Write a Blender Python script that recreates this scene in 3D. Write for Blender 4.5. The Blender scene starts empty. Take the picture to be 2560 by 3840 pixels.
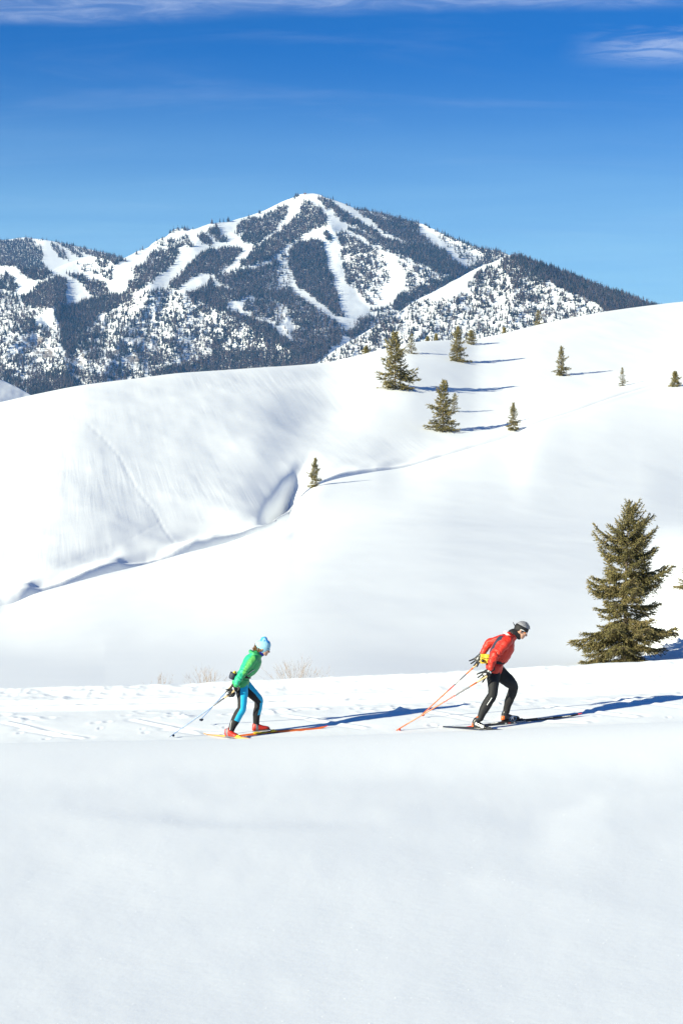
import bpy, bmesh, math, random
import numpy as np
from mathutils import Vector, Matrix, noise as mnoise

random.seed(11)
rng = np.random.default_rng(11)
SC = bpy.context.scene
COL = SC.collection
R = math.radians

# ------------------------------------------------------------------ camera, sky, sun, exposure
F, CX, CY, CAMZ = 7470.0, 1280.0, 1920.0, 1.7      # focal length in photo pixels, principal point, eye height
cam_data = bpy.data.cameras.new('camera')
cam_data.sensor_fit = 'VERTICAL'
cam_data.sensor_height = 36.0
cam_data.sensor_width = 24.0
cam_data.lens = F / 3840.0 * 36.0
cam_data.clip_start = 0.2
cam_data.clip_end = 40000.0
cam = bpy.data.objects.new('camera', cam_data)
COL.objects.link(cam)
cam.location = (0, 0, CAMZ)
cam.rotation_euler = (R(90), 0, 0)
SC.camera = cam

SUN_ELEV, SUN_AZ = 17.0, 37.0      # the light travels towards +x and away from the camera
world = bpy.data.worlds.new('World')
SC.world = world
world.use_nodes = True
wn, wl = world.node_tree.nodes, world.node_tree.links
wn.clear()
w_out = wn.new('ShaderNodeOutputWorld')
w_bg = wn.new('ShaderNodeBackground')
w_bg.inputs['Strength'].default_value = 0.056
sky = wn.new('ShaderNodeTexSky')
sky.sky_type = 'NISHITA'
sky.sun_disc = False
sky.sun_elevation = R(SUN_ELEV)
sky.sun_rotation = R(180 + 90 - SUN_AZ)
sky.altitude = 1900
sky.air_density = 1.0
sky.dust_density = 0.3
sky.ozone_density = 10.0
w_hsv = wn.new('ShaderNodeHueSaturation')
w_hsv.inputs['Saturation'].default_value = 1.45
w_hsv.inputs['Hue'].default_value = 0.503
w_hsv.inputs['Value'].default_value = 1.0
wl.new(sky.outputs[0], w_hsv.inputs['Color'])
# thin cirrus, laid on the sky by direction
tc = wn.new('ShaderNodeTexCoord')
sep = wn.new('ShaderNodeSeparateXYZ')
wl.new(tc.outputs['Generated'], sep.inputs[0])


def wmath(op, a, b=None, c=None, clamp=False):
    n = wn.new('ShaderNodeMath')
    n.operation = op
    n.use_clamp = clamp
    for i, v in enumerate((a, b, c)):
        if v is None:
            continue
        if isinstance(v, (int, float)):
            n.inputs[i].default_value = v
        else:
            wl.new(v, n.inputs[i])
    return n.outputs[0]


# project the direction on a high flat layer, so that the streaks narrow towards the horizon
zc = wmath('MAXIMUM', wmath('ADD', sep.outputs[2], 0.03), 0.02)
cu = wmath('DIVIDE', sep.outputs[0], zc)
cv = wmath('DIVIDE', sep.outputs[1], zc)
cmb = wn.new('ShaderNodeCombineXYZ')
wl.new(cu, cmb.inputs[0])
wl.new(cv, cmb.inputs[1])


def wnoise(scale_xyz, loc, scale, detail, dist=0.0, rot=0.0):
    mp = wn.new('ShaderNodeMapping')
    mp.inputs['Scale'].default_value = scale_xyz
    mp.inputs['Location'].default_value = loc
    mp.inputs['Rotation'].default_value = (0, 0, rot)
    wl.new(cmb.outputs[0], mp.inputs[0])
    nz = wn.new('ShaderNodeTexNoise')
    nz.inputs['Scale'].default_value = scale
    nz.inputs['Detail'].default_value = detail
    nz.inputs['Roughness'].default_value = 0.62
    nz.inputs['Distortion'].default_value = dist
    wl.new(mp.outputs[0], nz.inputs[0])
    return nz.outputs[0]


def wramp(v, lo, hi):
    n = wn.new('ShaderNodeMapRange')
    n.interpolation_type = 'SMOOTHSTEP'
    n.inputs[1].default_value = lo
    n.inputs[2].default_value = hi
    wl.new(v, n.inputs[0])
    return n.outputs[0]


# a cirrus deck whose near edge hangs over the camera and ends a little above the summit
edge = wmath('ADD', cv, wmath('MULTIPLY', wmath('SUBTRACT', wnoise((1.2, 1.2, 1), (3.1, 7.7, 0), 2.2, 3), 0.5), 0.10))
edge = wmath('ADD', edge, wmath('MULTIPLY', cu, 0.10))
band1 = wmath('MULTIPLY', wramp(edge, 3.60, 3.48), wramp(edge, 2.85, 3.15))
wisp = wnoise((2.4, 4.0, 1), (1.3, 4.2, 0), 3.0, 7, 0.9, 0.25)
fine = wnoise((3.2, 5.5, 1), (5.3, 0.2, 0), 2.6, 7, 1.2, -0.2)
deck = wmath('MULTIPLY', band1, wmath('ADD', 0.30, wmath('MULTIPLY', wramp(wisp, 0.35, 0.75), 0.75)))
# a second wisp a little farther off, to the right
cv2 = wmath('ADD', cv, wmath('MULTIPLY', wmath('SUBTRACT', fine, 0.5), 0.16))
w2 = wmath('MULTIPLY', wmath('MULTIPLY', wramp(cv2, 3.62, 3.76), wramp(cv2, 3.98, 3.82)), wramp(cu, 0.40, 0.62))
w2 = wmath('MULTIPLY', w2, wmath('ADD', 0.25, wmath('MULTIPLY', wramp(fine, 0.36, 0.66), 0.85)))
faint = wmath('MULTIPLY', wramp(wnoise((0.6, 1.4, 1), (8.1, 2.4, 0), 1.2, 7, 1.0, 0.3), 0.48, 0.74), 0.20)
veil = wmath('MULTIPLY', wramp(sep.outputs[2], 0.235, 0.07), wmath('ADD', 0.92, wmath('MULTIPLY', wramp(wnoise((0.5, 1.3, 1), (2.2, 9.1, 0), 1.3, 4, 0.5, 0.04), 0.3, 0.75), 0.16)))
cov = wmath('MAXIMUM', wmath('MAXIMUM', deck, w2), faint)
cov = wmath('MULTIPLY', cov, 0.48, clamp=True)
w_mix = wn.new('ShaderNodeMix')
w_mix.data_type = 'RGBA'
CLOUD = (5.4, 6.2, 8.0, 1)
w_mix.inputs[7].default_value = CLOUD
wl.new(cov, w_mix.inputs[0])
wl.new(w_hsv.outputs[0], w_mix.inputs[6])
v_mix = wn.new('ShaderNodeMix')
v_mix.data_type = 'RGBA'
v_mix.inputs[7].default_value = (3.8, 6.9, 8.4, 1)
wl.new(wmath('MULTIPLY', veil, 0.88, clamp=True), v_mix.inputs[0])
wl.new(w_mix.outputs[2], v_mix.inputs[6])
wl.new(v_mix.outputs[2], w_bg.inputs['Color'])
wl.new(w_bg.outputs[0], w_out.inputs['Surface'])

sun_data = bpy.data.lights.new('sun', 'SUN')
sun_data.energy = 5.0
sun_data.angle = R(0.5)
sun_data.color = (1.0, 0.965, 0.735)
sun = bpy.data.objects.new('sun', sun_data)
COL.objects.link(sun)
ldir = Vector((math.cos(R(SUN_ELEV)) * math.cos(R(SUN_AZ)), math.cos(R(SUN_ELEV)) * math.sin(R(SUN_AZ)), -math.sin(R(SUN_ELEV))))
sun.rotation_euler = ldir.to_track_quat('-Z', 'Y').to_euler()
sun.location = (-40, -40, 60)

SC.view_settings.view_transform = 'Standard'
SC.view_settings.look = 'None'
SC.view_settings.gamma = 1.0
SC.view_settings.exposure = 1.12
SC.view_settings.use_curve_mapping = False
SC.render.engine = 'CYCLES'
SC.cycles.use_denoising = True
SC.cycles.max_bounces = 6
SC.cycles.diffuse_bounces = 3
SC.cycles.glossy_bounces = 2
SC.cycles.transmission_bounces = 3
SC.cycles.volume_bounces = 0
SC.cycles.transparent_max_bounces = 6
SC.cycles.caustics_reflective = False
SC.cycles.caustics_refractive = False


# ------------------------------------------------------------------ helpers
def P(px, py, d):
    """world point at depth d along the ray through photo pixel (px, py)"""
    return Vector(((px - CX) / F * d, d, CAMZ - (py - CY) / F * d))


def zat(py, d):
    return CAMZ - (py - CY) / F * d


def curve(pts):
    xs = np.array([p[0] for p in pts], float)
    ys = np.array([p[1] for p in pts], float)

    def f(x):
        return pchip(xs, ys, np.clip(x, xs[0], xs[-1]))
    return f


def pchip(xk, yk, x):
    xk = np.asarray(xk, float)
    yk = np.asarray(yk, float)
    h = np.diff(xk)
    dl = np.diff(yk) / h
    m = np.zeros_like(yk)
    if len(xk) > 2:
        w1 = 2 * h[1:] + h[:-1]
        w2_ = h[1:] + 2 * h[:-1]
        same = dl[:-1] * dl[1:] > 0
        with np.errstate(divide='ignore', invalid='ignore'):
            mm = (w1 + w2_) / (w1 / dl[:-1] + w2_ / dl[1:])
        m[1:-1] = np.where(same, np.nan_to_num(mm), 0.0)
    m[0], m[-1] = dl[0], dl[-1]
    x = np.asarray(x, float)
    i = np.clip(np.searchsorted(xk, x) - 1, 0, len(xk) - 2)
    t = (x - xk[i]) / h[i]
    t2, t3 = t * t, t * t * t
    return (2 * t3 - 3 * t2 + 1) * yk[i] + (t3 - 2 * t2 + t) * h[i] * m[i] + (-2 * t3 + 3 * t2) * yk[i + 1] + (t3 - t2) * h[i] * m[i + 1]


def sstep(a, b, x):
    t = np.clip((np.asarray(x, float) - a) / (b - a), 0, 1)
    return t * t * (3 - 2 * t)


def vnoise(x, y, seed=0):
    x = np.asarray(x, float)
    y = np.asarray(y, float)
    xi = np.floor(x).astype(np.int64)
    yi = np.floor(y).astype(np.int64)
    xf, yf = x - xi, y - yi
    u = xf * xf * xf * (xf * (xf * 6 - 15) + 10)
    v = yf * yf * yf * (yf * (yf * 6 - 15) + 10)

    def hsh(i, j):
        n = (i * 374761393 + j * 668265263 + seed * 144269504) & 0xffffffff
        n = ((n ^ (n >> 13)) * 1274126177) & 0xffffffff
        n = ((n ^ (n >> 16)) * 85734227) & 0xffffffff
        return ((n ^ (n >> 15)) & 0xffff) / 32767.5 - 1
    a = hsh(xi, yi) * (1 - u) + hsh(xi + 1, yi) * u
    b = hsh(xi, yi + 1) * (1 - u) + hsh(xi + 1, yi + 1) * u
    return a * (1 - v) + b * v


def fbm(x, y, oct=4, seed=0, gain=0.5):
    s, a, t = 0, 1.0, 0
    for k in range(oct):
        s = s + a * vnoise(x * 2 ** k, y * 2 ** k, seed + k * 17)
        t += a
        a *= gain
    return s / t


def ridged(x, y, oct=3, seed=0):
    s, a, t = 0, 1.0, 0
    for k in range(oct):
        s = s + a * (1 - 2 * np.abs(vnoise(x * 2 ** k, y * 2 ** k, seed + k * 13)))
        t += a
        a *= 0.5
    return s / t


def in_poly(px, py, poly):
    px = np.asarray(px, float)
    py = np.asarray(py, float)
    r = np.zeros(px.shape, bool)
    n = len(poly)
    j = n - 1
    for i in range(n):
        xi, yi = poly[i]
        xj, yj = poly[j]
        c = ((yi > py) != (yj > py)) & (px < (xj - xi) * (py - yi) / ((yj - yi) if yj != yi else 1e-9) + xi)
        r ^= c
        j = i
    return r


def poly_dist(px, py, line):
    best = np.full(np.shape(px), 1e9)
    for (x0, y0), (x1, y1) in zip(line[:-1], line[1:]):
        dx, dy = x1 - x0, y1 - y0
        L = dx * dx + dy * dy
        t = np.clip(((px - x0) * dx + (py - y0) * dy) / L, 0, 1)
        best = np.minimum(best, np.hypot(px - x0 - t * dx, py - y0 - t * dy))
    return best


def link(name, data, parent=None):
    o = bpy.data.objects.new(name, data)
    COL.objects.link(o)
    if parent is not None:
        o.parent = parent
    return o


def grid_mesh(name, V, m):
    """V: rows x cols x 3"""
    nr, nc = V.shape[:2]
    me = bpy.data.meshes.new(name)
    idx = np.arange(nr * nc).reshape(nr, nc)
    q = np.stack([idx[:-1, :-1], idx[:-1, 1:], idx[1:, 1:], idx[1:, :-1]], -1).reshape(-1, 4)
    me.vertices.add(nr * nc)
    me.vertices.foreach_set('co', V.reshape(-1).astype(np.float32))
    me.loops.add(q.size)
    me.loops.foreach_set('vertex_index', q.reshape(-1).astype(np.int32))
    me.polygons.add(len(q))
    me.polygons.foreach_set('loop_start', (np.arange(len(q)) * 4).astype(np.int32))
    me.polygons.foreach_set('use_smooth', np.ones(len(q), bool))
    me.update()
    me.validate()
    me.materials.append(m)
    return me


def raw_mesh(name, verts, faces, mats, smooth=False, mat_idx=None):
    me = bpy.data.meshes.new(name)
    me.from_pydata([tuple(v) for v in verts], [], faces)
    for m in (mats if isinstance(mats, (list, tuple)) else [mats]):
        me.materials.append(m)
    if smooth:
        me.polygons.foreach_set('use_smooth', np.ones(len(me.polygons), bool))
    if mat_idx is not None:
        me.polygons.foreach_set('material_index', np.asarray(mat_idx, np.int32))
    me.update()
    return me


def tag(o, label, cat, group=None, kind=None):
    if label:
        o['label'] = label
    if cat:
        o['category'] = cat
    if group:
        o['group'] = group
    if kind:
        o['kind'] = kind
    return o


# ------------------------------------------------------------------ materials
def mat(name, col, rough=0.6, spec=0.3, var=0.0, vscale=20.0, bump=0.0, bscale=60.0, metallic=0.0, sheen=0.0):
    m = bpy.data.materials.new(name)
    m.use_nodes = True
    nt = m.node_tree
    b = nt.nodes['Principled BSDF']
    b.inputs['Base Color'].default_value = (*col, 1)
    b.inputs['Roughness'].default_value = rough
    b.inputs['Specular IOR Level'].default_value = spec
    b.inputs['Metallic'].default_value = metallic
    if sheen:
        b.inputs['Sheen Weight'].default_value = sheen
    tcn = nt.nodes.new('ShaderNodeTexCoord')
    nz = nt.nodes.new('ShaderNodeTexNoise')
    nz.inputs['Scale'].default_value = vscale
    nz.inputs['Detail'].default_value = 4
    nt.links.new(tcn.outputs['Object'], nz.inputs['Vector'])
    if var > 0:
        mx = nt.nodes.new('ShaderNodeMix')
        mx.data_type = 'RGBA'
        mx.inputs[6].default_value = (*[max(0, c * (1 - var)) for c in col], 1)
        mx.inputs[7].default_value = (*[min(1, c * (1 + var)) for c in col], 1)
        nt.links.new(nz.outputs[0], mx.inputs[0])
        nt.links.new(mx.outputs[2], b.inputs['Base Color'])
    if bump > 0:
        n2 = nt.nodes.new('ShaderNodeTexNoise')
        n2.inputs['Scale'].default_value = bscale
        n2.inputs['Detail'].default_value = 3
        nt.links.new(tcn.outputs['Object'], n2.inputs['Vector'])
        bp = nt.nodes.new('ShaderNodeBump')
        bp.inputs['Strength'].default_value = bump
        bp.inputs['Distance'].default_value = 0.01
        nt.links.new(n2.outputs[0], bp.inputs['Height'])
        nt.links.new(bp.outputs[0], b.inputs['Normal'])
    return m


SNOW_COL = (0.86, 0.88, 0.90)


def snow_material(name, streak=0.0, fine=0.3, rock=False):
    m = bpy.data.materials.new(name)
    m.use_nodes = True
    nt = m.node_tree
    N, L = nt.nodes, nt.links
    b = N['Principled BSDF']
    b.inputs['Roughness'].default_value = 0.62
    b.inputs['Specular IOR Level'].default_value = 0.18
    b.inputs['Base Color'].default_value = (*SNOW_COL, 1)
    geo = N.new('ShaderNodeNewGeometry')

    def noise_(scale, vec=None, detail=5, rough=0.6, dist=0.0):
        n = N.new('ShaderNodeTexNoise')
        n.inputs['Scale'].default_value = scale
        n.inputs['Detail'].default_value = detail
        n.inputs['Roughness'].default_value = rough
        n.inputs['Distortion'].default_value = dist
        L.new(vec if vec is not None else geo.outputs['Position'], n.inputs['Vector'])
        return n.outputs[0]

    def bump_(h, strength, dist, prev=None):
        bp = N.new('ShaderNodeBump')
        bp.inputs['Strength'].default_value = strength
        bp.inputs['Distance'].default_value = dist
        L.new(h, bp.inputs['Height'])
        if prev is not None:
            L.new(prev, bp.inputs['Normal'])
        return bp.outputs[0]
    nrm = None
    if streak > 0:
        # wind and melt runnels that follow the fall line of the hill, only beyond the gully
        mp = N.new('ShaderNodeMapping')
        mp.vector_type = 'TEXTURE'
        mp.inputs['Rotation'].default_value = (0, 0, R(8.2))
        mp.inputs['Scale'].default_value = (1.0, 45.0, 45.0)
        L.new(geo.outputs['Position'], mp.inputs[0])
        wob = noise_(0.02, None, 2)
        st = noise_(1.5, mp.outputs[0], 4, 0.6, 0.6)
        pn = noise_(0.035, None, 3)
        rm = N.new('ShaderNodeMapRange')
        rm.inputs[1].default_value = 0.40
        rm.inputs[2].default_value = 0.60
        L.new(pn, rm.inputs[0])
        far = N.new('ShaderNodeAttribute')
        far.attribute_name = 'runnels'
        ml = N.new('ShaderNodeMath')
        ml.operation = 'MULTIPLY'
        L.new(far.outputs['Fac'], ml.inputs[0])
        L.new(rm.outputs[0], ml.inputs[1])
        m2 = N.new('ShaderNodeMath')
        m2.operation = 'MULTIPLY'
        L.new(st, m2.inputs[0])
        L.new(ml.outputs[0], m2.inputs[1])
        nrm = bump_(m2.outputs[0], streak, 0.5)
    nrm = bump_(noise_(9.0, None, 6, 0.65), fine, 0.03, nrm)
    nrm = bump_(noise_(110.0, None, 3, 0.7), fine * 0.8, 0.004, nrm)
    L.new(nrm, b.inputs['Normal'])
    mx = N.new('ShaderNodeMix')
    mx.data_type = 'RGBA'
    mx.inputs[6].default_value = (SNOW_COL[0] * 0.97, SNOW_COL[1] * 0.975, SNOW_COL[2] * 0.985, 1)
    mx.inputs[7].default_value = (0.89, 0.905, 0.915, 1)
    L.new(noise_(0.6, None, 5), mx.inputs[0])
    out = mx.outputs[2]
    if rock:
        at = N.new('ShaderNodeAttribute')
        at.attribute_name = 'rock'
        rk = N.new('ShaderNodeMix')
        rk.data_type = 'RGBA'
        rk.inputs[6].default_value = (0.17, 0.15, 0.14, 1)
        rk.inputs[7].default_value = (0.36, 0.31, 0.28, 1)
        L.new(noise_(0.08, None, 6), rk.inputs[0])
        nb = noise_(0.14, None, 5, 0.7)
        ad = N.new('ShaderNodeMath')
        ad.operation = 'ADD'
        L.new(at.outputs['Fac'], ad.inputs[0])
        L.new(nb, ad.inputs[1])
        rr = N.new('ShaderNodeMapRange')
        rr.inputs[1].default_value = 0.98
        rr.inputs[2].default_value = 1.08
        L.new(ad.outputs[0], rr.inputs[0])
        m3 = N.new('ShaderNodeMix')
        m3.data_type = 'RGBA'
        L.new(rr.outputs[0], m3.inputs[0])
        L.new(out, m3.inputs[6])
        L.new(rk.outputs[2], m3.inputs[7])
        out = m3.outputs[2]
    L.new(out, b.inputs['Base Color'])
    return m


def foliage_material(name, c0, c1, c2, scale=3.0, rough=0.75, per_object=False):
    m = bpy.data.materials.new(name)
    m.use_nodes = True
    nt = m.node_tree
    N, L = nt.nodes, nt.links
    b = N['Principled BSDF']
    b.inputs['Roughness'].default_value = rough
    b.inputs['Specular IOR Level'].default_value = 0.2
    geo = N.new('ShaderNodeNewGeometry')
    rp = N.new('ShaderNodeValToRGB')
    e = rp.color_ramp.elements
    e[0].color, e[0].position = (*c0, 1), 0.25
    e[1].color, e[1].position = (*c2, 1), 0.8
    k = e.new(0.52)
    k.color = (*c1, 1)
    if per_object:
        oi = N.new('ShaderNodeObjectInfo')
        L.new(oi.outputs['Random'], rp.inputs[0])
        rp.color_ramp.elements[0].position = 0.1
        rp.color_ramp.elements[2].position = 0.95
    else:
        at = N.new('ShaderNodeAttribute')
        at.attribute_name = 'tint'
        L.new(at.outputs['Fac'], rp.inputs[0])
    L.new(rp.outputs[0], b.inputs['Base Color'])
    return m


M_SNOW = snow_material('snow', streak=0.08, fine=0.09)
M_MTN = snow_material('mountain_snow', fine=0.0, rock=True)
M_NEEDLE = foliage_material('spruce_needles', (0.055, 0.050, 0.018), (0.165, 0.146, 0.056), (0.28, 0.215, 0.098))
M_BARK = mat('bark', (0.11, 0.085, 0.065), 0.85, 0.1, 0.4, 30, 0.6, 60)
M_PINE = foliage_material('pine_needles', (0.014, 0.020, 0.020), (0.026, 0.029, 0.030), (0.085, 0.060, 0.058), per_object=True)
M_LARCH = foliage_material('bare_larch', (0.034, 0.028, 0.030), (0.062, 0.048, 0.050), (0.115, 0.082, 0.080), per_object=True)
M_TWIG = mat('twigs', (0.33, 0.25, 0.19), 0.8, 0.1, 0.3, 40)

# ------------------------------------------------------------------ snow ground: bank, ski track, two hills and the gully between
py_feet = curve([(-3000, 2880), (0, 2789), (890, 2771), (1320, 2758), (1750, 2742), (2560, 2706), (6000, 2560)])
py_trk = curve([(-3000, 2690), (0, 2630), (800, 2618), (1280, 2606), (1750, 2590), (2560, 2556), (6000, 2400)])
py_berm = curve([(-3000, 2630), (0, 2581), (400, 2571), (800, 2560), (1200, 2541), (1600, 2524), (2000, 2500), (2560, 2471), (6000, 2330)])
d_b = curve([(-8000, 80), (-500, 95), (0, 100), (600, 125), (1050, 150), (1090, 158), (1180, 172), (1500, 190), (2000, 222), (2560, 270), (4500, 320), (9000, 300)])
py_b = curve([(-8000, 2380), (-800, 2330), (0, 2273), (40, 2265), (130, 2228), (260, 2190), (400, 2152), (560, 2113), (700, 2073), (850, 2035), (960, 1998), (1045, 1975),
              (1082, 1950), (1100, 1898), (1135, 1858), (1180, 1824), (1260, 1797), (1400, 1770), (1500, 1756), (1650, 1714), (1780, 1676), (1900, 1640), (2000, 1592),
              (2150, 1543), (2300, 1490), (2440, 1448), (2560, 1415), (3200, 1290), (9000, 1200)])
pb_s = curve([(-8000, 2380), (-800, 2330), (0, 2273), (130, 2228), (260, 2190), (400, 2152), (560, 2113), (700, 2073), (850, 2035), (960, 1998), (1045, 1975), (1120, 1950), (1190, 1934), (1300, 1934), (1600, 1942), (2560, 1952), (9000, 1960)])
pc_s = curve([(-8000, 2380), (-800, 2330), (0, 2270), (260, 2194), (560, 2108), (800, 2030), (1000, 1950), (1200, 1862), (1400, 1778), (1500, 1752), (1650, 1712), (1780, 1676), (1900, 1640), (2000, 1592),
              (2150, 1543), (2300, 1490), (2440, 1448), (2560, 1415), (3200, 1290), (9000, 1200)])
d_c = curve([(-8000, 250), (0, 270), (800, 305), (1600, 360), (2560, 450), (5000, 560), (9000, 600)])
py_c = curve([(-8000, 1750), (-1200, 1680), (-400, 1590), (0, 1512), (150, 1478), (300, 1449), (500, 1424), (700, 1401), (950, 1385), (1200, 1366), (1330, 1340), (1440, 1312),
              (1560, 1287), (1680, 1280), (1770, 1277), (1868, 1259), (2031, 1220), (2276, 1173), (2490, 1145), (2560, 1137), (3200, 1080), (9000, 1000)])

cols = np.concatenate([-np.geomspace(260, 16000, 40)[::-1] - 40, np.arange(-296, 2862, 6), 2862 + np.geomspace(12, 16000, 44)])
rows = np.concatenate([np.geomspace(2.2, 26.0, 190)[:-1], np.arange(26.0, 37.5, 0.05), 37.5 + np.cumsum(np.minimum(0.06 * 1.0080 ** np.arange(600), 1.45))])
rows = rows[rows < 600]
rows = np.concatenate([rows, np.linspace(604, 960, 40)])
NC, NR = len(cols), len(rows)
Z = np.zeros((NR, NC))
PXg, Dg = np.meshgrid(cols, rows)
a_feet, a_trk, a_berm, a_db, a_pb, a_dc, a_pc = (f(cols) for f in (py_feet, py_trk, py_berm, d_b, py_b, d_c, py_c))
wr = sstep(700, 1700, cols)
a_ps = pb_s(cols)
a_cs = pc_s(cols)
_k = np.exp(-0.5 * (np.arange(-45, 46) / 15.0) ** 2)
_k /= _k.sum()
a_ps = np.convolve(np.pad(a_ps, 45, mode='edge'), _k, 'valid')
a_cs = np.convolve(np.pad(a_cs, 45, mode='edge'), _k, 'valid')
_k2 = np.exp(-0.5 * (np.arange(-45, 46) / 11.0) ** 2)
_k2 /= _k2.sum()
a_lip = np.clip(0.55 + 0.9 * fbm(cols / 190, 0 * cols, 3, 957), 0, 1.3)
a_sl = np.zeros(NC)
a_es = np.convolve(np.pad(a_pb, 45, mode='edge'), _k2, 'valid')
a_db = np.convolve(np.pad(a_db, 45, mode='edge'), _k, 'valid')
for j in range(NC):
    zf = zat(a_feet[j], 29.0)
    zr = zat(a_feet[j] + 1.0, 27.3)
    zt = zat(a_trk[j], 33.1)
    zb = zat(a_berm[j], 34.2)
    db, zB = a_db[j], zat(a_pb[j], a_db[j])
    rr_ = float(sstep(2390, 2620, cols[j]))
    z48 = zb - 0.62 - 0.34 * float(sstep(1100, 2250, cols[j]) * (1 - 0.5 * sstep(2450, 2750, cols[j])))
    w = wr[j]
    d2 = 0.80 * db if db < 160 else 128.0
    zS = zat(a_ps[j], db)
    l62 = z48 + (zS - z48) * ((62 - 48) / (db - 48)) ** 0.9
    l2 = z48 + (zS - z48) * ((d2 - 48) / (db - 48)) * 0.97
    c62 = l62 * (1 - w) + zat(2275 - 90 * rr_, 62) * w
    c2 = l2 * (1 - w) + zat(a_ps[j], d2) * w
    eB = (a_es[j] - CY) / F
    dc = a_dc[j]
    a_sl[j] = 0.80 * (zat(a_cs[j] + (a_pc[j] - a_cs[j]) * 0.56, db + 23 + 0.45 * (dc - db - 23)) - (CAMZ - eB * (db + 32)) - 1.05) / (0.45 * (dc - db - 23) - 9) - (-eB) * 0.0
    a_sl[j] = max(0.0, a_sl[j] + eB)
    los = lambda d: CAMZ - eB * d
    dc, zC = a_dc[j], zat(a_pc[j], a_dc[j])
    rg = 0.66 * float(sstep(1120, 2100, cols[j]))
    s0 = db + 23 + 14 * rg
    lip = (0.10 + 0.80 * a_lip[j]) * (1 - rg) + 0.85 * rg
    lm = 0.72
    dm = s0 + 0.45 * (dc - s0)
    pm = a_cs[j] + (a_pc[j] - a_cs[j]) * 0.56
    dm2 = s0 + 0.75 * (dc - s0)
    pm2 = a_cs[j] + (a_pc[j] - a_cs[j]) * 0.875
    ks = [(2.0, -1.05), (7.0, -1.37), (12.9, -1.615), (18.0, -1.615 + (zr + 1.615) * 0.12), (23.5, -1.615 + (zr + 1.615) * 0.34), (27.3, zr), (28.3, zf - 0.01), (29.0, zf), (30.8, zf * 0.50 + zt * 0.50), (33.1, zt),
          (33.5, zt + (zb - zt) * 0.25), (34.0, zb - 0.035), (34.2, zb), (34.6, zb - 0.07), (37.0, zb - 0.42), (48, z48), (62, c62), (d2 - 14, c2 - (c2 - c62) * 14 / (d2 - 62)), (d2, c2), (db - 4, zB - 0.04 * (zB - c2) - 0.05), (db, zB),
          (db + 5, min(los(db + 5) - 0.9, zB - 0.7)), (db + 15, los(db + 15) - 2.6 + 1.5 * rg), (s0 - 2.5 - 2 * rg, los(s0 - 2.5 - 2 * rg) + (0.72 - 0.1 * rg) * lip), (s0 + 2, los(s0 + 2) + lip), (s0 + 9, los(s0 + 9) + 1.05 + .2 * rg), (s0 + 18, los(s0 + 18) + 1.05 + .2 * rg + 9 * a_sl[j]), (dm, zat(pm, dm)), (dm2, zat(pm2, dm2)),
          (dc, zC), (dc + 40, zC - 5), (dc + 160, zC - 34), (980, min(-30.0, zC - 60))]
    ks = np.array(ks)
    Z[:, j] = pchip(ks[:, 0], ks[:, 1], rows)

Xg = (PXg - CX) / F * Dg
PYg = CY + (CAMZ - Z) / Dg * F
DB, DC = a_db[None, :] + 0 * Dg, a_dc[None, :] + 0 * Dg
# foreground drift forms
fg = sstep(6, 10, Dg) * (1 - sstep(24, 27, Dg))
Z += fg * 0.022 * fbm(Xg / 3.4 + 4, Dg / 5.0, 3, 3)
Z += fg * 0.004 * fbm(Xg / 0.5, Dg / 0.8, 3, 9)
ln = curve([(-200, 2990), (200, 3052), (500, 3092), (900, 3128), (1600, 3122), (2300, 3090), (3000, 3060)])(PXg)
t = (PYg - ln)
Z += fg * 0.024 * np.where(t > 0, np.exp(-(t / 170) ** 2), np.exp(-(t / 34) ** 2)) * sstep(20, 620, PXg) * (1 - sstep(900, 2000, PXg))
ln = curve([(1400, 3075), (2080, 3050), (2330, 3010), (2560, 2975), (3200, 2900)])(PXg)
t = (PYg - ln)
Z += fg * 0.036 * np.where(t > 0, np.exp(-(t / 190) ** 2), np.exp(-(t / 26) ** 2)) * sstep(1980, 2300, PXg)
# track surface: fine lumps, set tracks, footprints, skating marks, crumbs on the bank behind it
tk = sstep(27.9, 28.6, Dg) * (1 - sstep(33.9, 34.9, Dg))
Z += tk * 0.005 * fbm(Xg / 0.45, Dg / 0.6, 3, 21)
gw = 0.15 * fbm(Xg / 5.0, 0 * Dg, 2, 5)
for dg in (32.1, 32.33, 32.8, 33.0):
    q = (Dg - dg - 0.4 * gw) / 0.060
    Z += -0.036 * np.exp(-q * q) + 0.014 * np.exp(-((np.abs(q) - 2.1) / 0.8) ** 2)
Z += tk * (Dg > 31.9) * 0.006 * fbm(Xg / 0.22, Dg / 0.14, 2, 33) * (1 - sstep(33.2, 33.5, Dg))
bm = np.exp(-((Dg - 33.8) / 0.5) ** 2)
Z += bm * (0.035 * fbm(Xg / 0.9, Dg / 0.5, 3, 41) + 0.02 * ridged(Xg / 0.30, Dg / 0.25, 2, 43))
Z += np.exp(-((Dg - 34.2) / 0.3) ** 2) * 0.02 * fbm(Xg / 1.6, 0 * Dg, 3, 47)


def dent(x, d, rx, rd, depth, rim=0.35):
    j0, j1 = np.searchsorted(rows, d - 4 * rd), np.searchsorted(rows, d + 4 * rd)
    pxm = CX + x / d * F
    rp = rx / d * F
    i0, i1 = np.searchsorted(cols, pxm - 4 * rp), np.searchsorted(cols, pxm + 4 * rp)
    if i1 <= i0 or j1 <= j0:
        return
    q = np.hypot((Xg[j0:j1, i0:i1] - x) / rx, (Dg[j0:j1, i0:i1] - d) / rd)
    Z[j0:j1, i0:i1] += -depth * np.exp(-q ** 2) + depth * rim * np.exp(-((q - 1.6) / 0.5) ** 2)


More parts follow.
